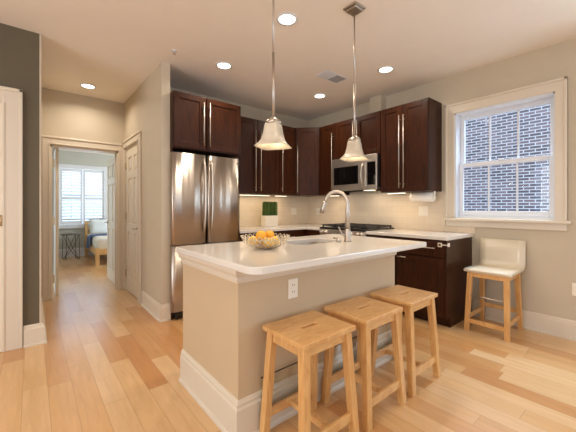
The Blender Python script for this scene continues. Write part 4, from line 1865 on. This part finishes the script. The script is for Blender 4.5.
def cushion(name, x, y, z, wx, h, th, tilt, mat, label, rz=0):
    b = B()
    n = 12
    top = {}
    for s in (1, -1):
        for i in range(n + 1):
            for j in range(n + 1):
                u, v = -1 + 2 * i / n, -1 + 2 * j / n
                d = th / 2 * ((1 - u ** 4) * (1 - v ** 4)) ** .55
                k = 1 - .06 * (u * u * v * v)
                if s == -1 and (abs(u) == 1 or abs(v) == 1):
                    top[(s, i, j)] = top[(1, i, j)]
                    continue
                pinch_u = u * (1 - .05 * (1 - v * v))
                pinch_v = v * (1 - .05 * (1 - u * u))
                top[(s, i, j)] = b.verts.new((pinch_u * wx / 2, s * d, pinch_v * h / 2))
    for s in (1, -1):
        for i in range(n):
            for j in range(n):
                vs = [top[(s, i, j)], top[(s, i + 1, j)], top[(s, i + 1, j + 1)], top[(s, i, j + 1)]]
                f = b.faces.new(vs if s == -1 else vs[::-1])
                f.smooth = True
    bmesh.ops.recalc_face_normals(b, faces=b.faces)
    bmesh.ops.rotate(b, verts=b.verts, cent=(0, 0, 0), matrix=Matrix.Rotation(rz, 3, 'Z') @ Matrix.Rotation(-tilt, 3, 'X'))
    lo = min(v.co.z for v in b.verts)
    bmesh.ops.translate(b, verts=b.verts, vec=(x, y, z - lo))
    o = obj(name, b, mat)
    tag(o, label, 'pillow', 'pillows on the bed')


cushion('pillow', 1.26, 8.62, .563, .42, .36, .12, .22, M['pillow'], 'pale square pillow leaning on the bed before the headboard')
cushion('pillow', 1.50, 8.83, .563, .42, .36, .11, .12, M['slate'], 'slate blue pillow half hidden by the open bedroom door')
# throw blanket draped over the side of the bed
b = B()
prof = [(1.9, .565), (1.4, .568), (1.16, .566), (1.05, .558), (1.0, .54), (.982, .50), (.978, .42), (.974, .34), (.976, .27)]
q = B()
ny = 14
rows = []
for k in range(ny + 1):
    yy = 8.02 + .42 * k / ny
    rr = []
    for i, (x, z) in enumerate(prof):
        wv = .006 * math.sin(k * 1.3 + i * .5)
        rr.append(q.verts.new((x - abs(wv) * (i > 4), yy + .03 * (i / 8) * math.sin(i), z + (wv * .6 if i < 5 else .012 * math.sin(k * .9) * (i == 8)) + .002)))
    rows.append(rr)
for k in range(ny):
    for i in range(len(prof) - 1):
        q.faces.new((rows[k][i], rows[k][i + 1], rows[k + 1][i + 1], rows[k + 1][i])).smooth = True
r = bmesh.ops.solidify(q, geom=q.faces[:], thickness=.01)
bmesh.ops.recalc_face_normals(q, faces=q.faces)
_merge(b, q)
tag(obj('throw_blanket', b, M['blue']), 'blue throw blanket draped over the bed side', 'blanket')

# round side table with hairpin legs
tx, ty = .70, 8.70
t = thing('side_table', 'small round dark table with crossed wire legs under the shuttered window', 'side table', (tx, ty, 0))
b = B()
lathe(b, [(.001, .565), (.20, .565), (.205, .575), (.205, .585), (.20, .59), (.001, .59)], (tx, ty, 0), 32)
obj('table_top', b, M['table_top'], t)
for k in range(4):
    a = PI / 4 + k * PI / 2 + .2
    b = B()
    c0, s0 = math.cos(a), math.sin(a)
    c1, s1 = math.cos(a + .75), math.sin(a + .75)
    tube(b, [(tx + .17 * c0, ty + .17 * s0, .566), (tx + .05 * math.cos(a + 1.2), ty + .05 * math.sin(a + 1.2), .26), (tx + .19 * math.cos(a + PI * .9), ty + .19 * math.sin(a + PI * .9), .008)], .0055, 8)
    tube(b, [(tx + .175 * c0, ty + .175 * s0, .566), (tx + .19 * c0, ty + .19 * s0, .008)], .0055, 8)
    obj('leg', b, M['black'], t)
